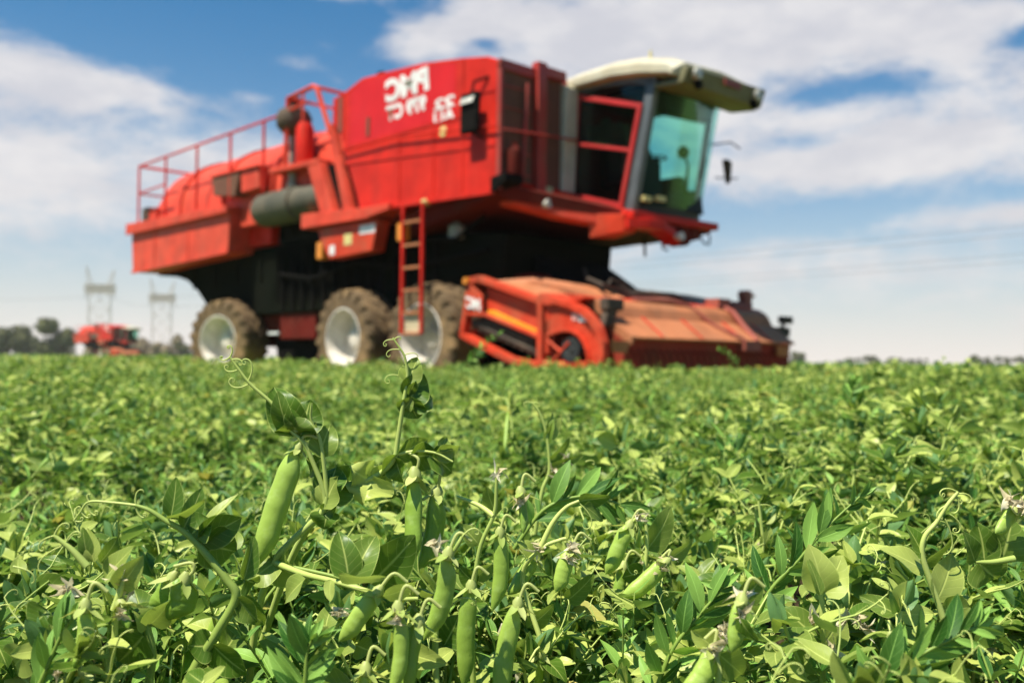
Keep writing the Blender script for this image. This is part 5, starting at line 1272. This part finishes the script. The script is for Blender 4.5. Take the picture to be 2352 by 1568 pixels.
p3.pod(B(398, 1325, .01), B(352, 1398, .006), .014, -.06, tint=.3, stalk=[B(430, 1290, .01), B(415, 1290, .01)], flat=.5)

# middle cluster of hanging pods
def cluster(label, seed, d, base, stems, pods, leaves=(), flowers=(), tend=()):
    q = Plant('pea_plant', label, 'pea plant', tuple(A3(*base, d)[:2]) + (0.0,), GP, seed); g = q.rg
    C = lambda x, y, k=0.0: A3(x, y, d + k)
    for st in stems: q.stem([C(*v) for v in st], .0024, .0012, g.uniform(.4, .9))
    for x0, y0, x1, y1, w, k, fx, tn in pods:
        a = C(x0, y0, k); b_ = C(x1, y1, k - .008); dd = unit(b_ - a)
        st = [a - dd * .012 + np.array([.012 * (1 if fx > 0 else -1), 0, -.004]), a - dd * .010 + np.array([.004 * (1 if fx > 0 else -1), 0, .003])]
        q.pod(a, b_, w * .80, g.uniform(-.07, .07), (fx, -1, 0), tn, st, g.uniform(.5, .72), .012, g.random() < .2)
    for x0, y0, x1, y1, w, rl, tn, k in leaves: q.leaf(C(x0, y0, k), C(x1, y1, k + g.uniform(-.01, .01)), w * .88, rl, g.uniform(.1, .4), g.uniform(0, .35), .07, tint=tn)
    for x, y, k in flowers: q.put('dry_flower', *flower_parts(C(x, y, k), g, .013), DRY)
    for x, y, dx, dy, L, tn in tend: q.curlt(C(x, y), C(x + dx, y + dy) - C(x, y), L, tn, (0, 1 if dx > 0 else -1, 0), .0006)
    return q
cluster('pea plant with one slanting pod beside a short fat pod under a broad leaf', 11, .60, (960, 1480),
        [[(1010, 1650), (1000, 1500, .01), (1010, 1330, .01), (1045, 1262), (1062, 1232)], [(632, 1292, .10), (700, 1318, .06), (770, 1335, .02), (900, 1372), (960, 1374)], [(968, 1310), (1000, 1350, .01), (1010, 1400, .01)]],
        [(1030, 1270, 982, 1472, .0160, 0, .4, .55), (868, 1358, 786, 1478, .0150, .0, .2, .8), (914, 1395, 902, 1600, .0120, -.03, .3, .7), (962, 1425, 938, 1600, .0125, -.02, .1, .4), (840, 1535, 838, 1640, .010, -.02, .1, .9)],
        [(800, 1330, 790, 1215, .026, 10, .15, .02), (812, 1330, 850, 1220, .030, -10, .3, .02), (850, 1340, 960, 1240, .040, 15, .0, .04), (778, 1318, 882, 1345, .017, 55, .85, -.01), (880, 1368, 962, 1356, .016, 40, .7, -.01), (760, 1330, 750, 1380, .010, 20, .7, .0),
         (670, 1510, 745, 1440, .024, 20, .55, -.03), (700, 1330, 640, 1380, .020, 40, .5, .02), (820, 1480, 850, 1500, .020, 0, .3, 0), (1000, 1360, 1040, 1300, .02, 20, .3, .02)],
        [(770, 1405, 0), (1000, 1250, .01)], [(1062, 1232, 20, -30, .02, 1.2), (660, 1540, 10, -40, .02, 1.2)])
cluster('pea plant with pale upright stem and blunt straight pod on a hooked stalk', 12, .72, (1130, 1450),
        [[(1090, 1680), (1085, 1500), (1082, 1400), (1090, 1330), (1105, 1250), (1135, 1180), (1140, 1120), (1142, 1070)], [(1135, 1185), (1100, 1160, .01), (1050, 1140, .02)]],
        [(1148, 1222, 1138, 1404, .0150, 0, .2, .6), (1082, 1345, 1074, 1580, .0165, -.06, .3, .5), (1190, 1385, 1150, 1625, .0165, -.09, .1, .7), (1232, 1275, 1172, 1370, .0150, .02, -.5, .75)],
        [(1100, 1250, 1060, 1200, .018, 20, .4, .01), (1140, 1180, 1110, 1120, .018, -20, .4, .01), (1090, 1330, 1130, 1290, .018, 30, .5, .01), (1095, 1340, 1050, 1310, .02, -20, .2, .01), (1020, 1480, 1060, 1420, .03, 0, .0, .03), (1210, 1440, 1280, 1400, .02, 30, .4, .01)],
        [(1160, 1435, -.01)], [(1085, 1400, -20, -20, .02, 1.1)])
cluster('pea plant with a translucent young pod topped by a cream dried flower', 13, .72, (1300, 1400),
        [[(1260, 1640), (1250, 1500), (1200, 1330, .01), (1240, 1262), (1285, 1240), (1300, 1236)], [(1240, 1260), (1270, 1200), (1300, 1165), (1330, 1150)]],
        [(1312, 1262, 1284, 1362, .0155, 0, .1, .95), (1196, 1130, 1206, 1225, .0085, -.04, .7, .05)],
        [(1240, 1280, 1200, 1240, .018, 30, .5, .01), (1300, 1380, 1370, 1330, .020, 20, .3, .01), (1330, 1150, 1400, 1140, .018, 30, .2, .02), (1340, 1160, 1390, 1190, .014, -30, .3, .01)],
        [(1312, 1250, -.004), (1146, 1085, 0), (1240, 1256, .0)], [(1330, 1155, 60, 50, .03, .6)])
cluster('pea plant with a slim pod and a plump tilted pod on one pale upright stalk', 14, .76, (1450, 1420),
        [[(1470, 1640), (1485, 1480), (1480, 1340), (1486, 1250), (1482, 1180)], [(1484, 1190), (1470, 1185), (1450, 1200)]],
        [(1446, 1205, 1398, 1322, .0165, .0, .1, .7), (1530, 1290, 1432, 1378, .0175, -.01, -.1, .8), (1432, 1300, 1412, 1385, .0130, .02, .3, .3)],
        [(1486, 1260, 1560, 1180, .030, 20, .4, .03), (1480, 1310, 1430, 1330, .024, -10, .1, .01), (1540, 1280, 1600, 1250, .016, 30, .5, .0), (1490, 1400, 1560, 1360, .02, 20, .4, .0)],
        [(1468, 1188, 0), (1532, 1280, -.005)], [(1440, 1290, 0, 40, .022, 1.2)])
cluster('pea plant with two pods crossing low down next to a withered cream flower', 15, .57, (1660, 1480),
        [[(1640, 1690), (1650, 1560), (1648, 1500), (1690, 1440), (1700, 1360)]],
        [(1704, 1378, 1688, 1500, .0130, -.01, .2, .6), (1640, 1490, 1570, 1600, .0160, 0, -.2, .8)],
        [(1700, 1380, 1760, 1330, .020, 20, .3, .01), (1650, 1500, 1720, 1560, .026, 0, .5, .01), (1650, 1500, 1600, 1440, .024, 20, .6, .01), (1700, 1420, 1730, 1480, .012, 40, .1, -.02)],
        [(1702, 1372, -.005), (1640, 1488, -.004), (1660, 1450, 0)], ())
cluster('pea plant with broad pale leaves and two white withered blossoms beside it', 16, .64, (1900, 1450),
        [[(1890, 1680), (1890, 1520), (1888, 1400), (1884, 1362), (1870, 1320)]],
        [],
        [(1888, 1365, 1880, 1250, .030, 0, .75, .0), (1888, 1368, 1945, 1280, .028, -10, .8, .0), (1884, 1365, 1865, 1280, .014, 40, .35, -.01), (1885, 1470, 1800, 1400, .028, 30, .3, .0), (1890, 1480, 1830, 1540, .030, 10, .4, .0), (1890, 1480, 1960, 1400, .03, 15, .6, .02), (1895, 1500, 1960, 1530, .028, 30, .6, .0), (1880, 1560, 1800, 1590, .03, 20, .4, 0)],
        [(1938, 1420, 0), (1970, 1412, .0), (1985, 1435, .0), (1870, 1420, -.004), (1910, 1492, -.01), (1960, 1555, -.01)], ())
cluster('pea plant with a tangle of curled tendrils above a pale bent stem', 17, .66, (2140, 1400),
        [[(2175, 1450), (2160, 1400), (2135, 1330), (2118, 1270), (2125, 1230), (2150, 1200), (2175, 1160), (2200, 1130)], [(2330, 1282), (2280, 1290), (2240, 1290)]],
        [(2330, 1170, 2290, 1230, .013, .01, .3, .8)],
        [(2118, 1270, 2085, 1200, .018, 30, .2, .0), (2120, 1290, 2200, 1240, .022, 50, .3, .01), (2125, 1310, 2030, 1250, .026, 50, .7, .01), (2150, 1380, 2210, 1270, .032, 10, .7, .0), (2160, 1400, 2230, 1400, .03, 20, .5, 0), (2240, 1290, 2220, 1230, .02, 20, .2, .0), (2260, 1290, 2260, 1200, .03, 0, .2, .02), (2300, 1285, 2330, 1190, .04, 0, .3, .02), (2250, 1292, 2290, 1340, .04, 10, .3, .03)],
        [(2320, 1150, 0), (2345, 1160, 0)],
        [(2175, 1160, 20, -30, .022, 1.5), (2175, 1160, -30, 10, .022, 1.4), (2195, 1135, 30, -10, .024, 1.6), (2195, 1135, 20, 30, .026, 1.5), (2200, 1130, -30, -20, .024, 1.3), (2180, 1180, 40, 20, .026, 1.2), (2170, 1190, 30, 60, .03, .3)])
cluster('low pea plant with one narrow hanging pod under a yellow calyx', 18, .58, (180, 1450),
        [[(215, 1650), (258, 1500, .01), (262, 1400, .01), (230, 1345), (200, 1335)], [(262, 1400), (285, 1330), (290, 1300)], [(200, 1300), (165, 1262), (125, 1230)]],
        [(196, 1390, 178, 1540, .0125, -.02, .2, .8), (278, 1385, 300, 1440, .008, .0, .4, .1)],
        [(215, 1290, 200, 1210, .014, 10, .6, .02), (205, 1290, 180, 1215, .012, 30, .3, .02), (230, 1290, 280, 1240, .016, 50, .1, .01), (240, 1330, 300, 1250, .018, -30, .5, .01), (270, 1350, 330, 1290, .020, 20, .6, .0), (60, 1500, 20, 1540, .03, 0, .6, 0), (110, 1400, 70, 1440, .03, 10, .2, .01), (160, 1440, 90, 1500, .034, 10, .1, .0), (330, 1460, 260, 1540, .04, 0, .0, .02)],
        [(150, 1350, 0), (270, 1320, 0), (300, 1340, .005)],
        [(125, 1230, -30, 5, .02, .9), (125, 1230, 6, -20, .018, .9), (150, 1250, -50, 20, .026, .3), (150, 1250, 10, -30, .018, .8), (30, 1300, 60, 10, .02, .4)])
cluster('slender pea shoot with folded pale leaves and cream dried flowers, rising above the crop', 19, .98, (1250, 1160),
        [[(1225, 1250), (1245, 1130), (1262, 1080), (1256, 1000), (1240, 950), (1222, 925)]],
        [],
        [(1256, 1000, 1268, 945, .012, 50, .5, .0), (1256, 1010, 1285, 955, .018, 30, .6, .0), (1258, 1020, 1262, 960, .016, -40, .3, .0), (1262, 1060, 1320, 1020, .016, 40, .3, .0), (1262, 1075, 1340, 1050, .014, 20, .4, .0), (1250, 1100, 1300, 1090, .02, 30, .2, .01)],
        [(1276, 1078, 0), (1298, 1052, .0), (1282, 1090, .0)],
        [(1222, 925, -20, -8, .014, .8), (1222, 925, 16, -4, .014, .8), (1345, 1060, 20, -10, .016, 1.0)])
cluster('pea plant with a pale round crown of broad leaves, standing farther out', 20, 1.25, (2160, 1060),
        [[(2150, 1200), (2155, 1080), (2165, 1030), (2180, 980), (2200, 930)]],
        [],
        [(2160, 1080, 2120, 1000, .030, 10, .9, .0), (2162, 1080, 2190, 1010, .034, -10, .8, .01), (2160, 1090, 2215, 1060, .030, 20, .7, .0), (2155, 1100, 2110, 1080, .030, 10, .6, .0), (2165, 1100, 2190, 1150, .034, 0, .5, -.01), (2180, 990, 2150, 940, .016, 30, .4, 0), (2185, 970, 2215, 930, .014, 20, .3, 0)],
        [(2105, 1078, 0)], ())
cluster('leaning pea shoot with a double tendril fork above a round pale leaf', 21, .92, (1750, 1300),
        [[(1700, 1420), (1735, 1320), (1752, 1262), (1748, 1200), (1742, 1150)]],
        [],
        [(1742, 1240, 1730, 1170, .014, 60, .3, .0), (1750, 1260, 1715, 1262, .016, 60, .5, .0), (1755, 1258, 1800, 1262, .018, 55, .5, .0), (1752, 1258, 1775, 1215, .016, 10, .6, .0), (1760, 1262, 1790, 1225, .014, 20, .5, .0), (1752, 1268, 1755, 1290, .012, 10, .7, -.01), (1800, 1340, 1775, 1430, .03, 0, .7, 0), (1830, 1300, 1810, 1240, .02, 0, .3, .02)],
        [],
        [(1742, 1160, -60, 4, .022, 1.2), (1742, 1160, 40, -10, .024, .9), (1742, 1155, -20, -40, .03, .5)])

# weed sprigs one can tell apart
GW = 'lance leaved weed sprigs'
def sprig(label, seed, pts, d, n, L, d2=None):
    d2 = d if d2 is None else d2
    P3 = [A3(x, y, d + (d2 - d) * i / (len(pts) - 1)) for i, (x, y) in enumerate(pts)]
    q = Plant('weed_sprig', label, 'weed', (P3[0][0], P3[0][1], 0.0), GW, seed); g = q.rg
    P = bezier(P3, 30); q.put('stem', *tube_np(P, np.linspace(.0019, .0007, 30), 7, .15), STEM)
    for k in range(n):
        f = .12 + .88 * (k + .5) / n; i = min(28, int(f * 29)); a = P[i]; dd = unit(P[i + 1] - P[i]); s = unit(np.cross(dd, TOCAM)) * (1 if k % 2 else -1)
        l = L * g.uniform(.6, 1.15) * (1 - .5 * max(0, f - .75) / .25)
        q.leaf(a, a + unit(dd * g.uniform(.5, 1.3) + s * g.uniform(.4, 1.0) + np.array([0, g.uniform(-.5, .4), g.uniform(-.1, .3)])) * l, l * g.uniform(.24, .36), g.uniform(-50, 50), .3, g.uniform(-.1, .4), .04, WEED, g.uniform(.1, .9), True)
    for k in range(5):
        i = 29; l = L * .45; q.leaf(P[29], P[29] + unit(unit(P[29] - P[27]) + g.normal(size=3) * .5) * l, l * .3, g.uniform(-50, 50), .5, .0, .04, WEED, .8, True)
    return q
sprig('long weed sprig slanting up across the crop with narrow paired leaves', 31, [(1700, 1520), (1760, 1370), (1830, 1290), (1900, 1210), (1975, 1140)], .74, 22, .034)
sprig('arching weed sprig lying over the twin flowered pea shoot', 32, [(1180, 1260), (1250, 1170), (1330, 1140), (1400, 1150), (1470, 1180)], .80, 20, .036)
sprig('bushy weed sprig with star shaped leaf tuft close to the lowest pods', 33, [(690, 1640), (700, 1570), (705, 1500), (715, 1470)], .56, 18, .032)
sprig('upright weed sprig with a pale bud tuft at the near corner of the crop', 34, [(60, 1640), (105, 1540), (140, 1460), (165, 1420)], .56, 16, .030)
sprig('weed sprig with spread dark leaves between the slanting pod and the round shield leaves', 35, [(1480, 1660), (1540, 1500), (1600, 1420), (1660, 1350)], .62, 20, .034)
sprig('tall single weed sprig standing out against the header end frame', 36, [(1050, 860), (1075, 835), (1100, 805), (1145, 765)], 3.2, 16, .040)
sprig('thin forked weed sprig standing out against the dark pickup front', 37, [(1700, 850), (1690, 830), (1672, 812), (1655, 800)], 5.0, 10, .045)
sprig('upright weed stalk standing out beyond the far header end against the crop', 38, [(1955, 1000), (1958, 960), (1955, 915), (1962, 880)], 1.8, 22, .042)
sprig('weed sprig with fresh light leaves at the bottom of the open side', 39, [(2000, 1660), (2030, 1560), (2120, 1500), (2240, 1440)], .54, 18, .036)

# ------------------------------------------------------------------ haze
m = bpy.data.materials.new('haze_air'); m.use_nodes = True
t = NT(m.node_tree); t.n.clear()
pv = t.node('ShaderNodeVolumePrincipled'); pv.inputs['Color'].default_value = (0.96, 0.90, 0.83, 1)
pv.inputs['Density'].default_value = 0.0003; pv.inputs['Anisotropy'].default_value = 0.2
o = t.node('ShaderNodeOutputMaterial'); t.l.new(pv.outputs[0], o.inputs['Volume'])
hb = MB(); hb.box(-700, 700, -40, 640, -1.0, 48)
ho = hb.build('haze', m, flip=False)
tag(ho, kind='stuff')
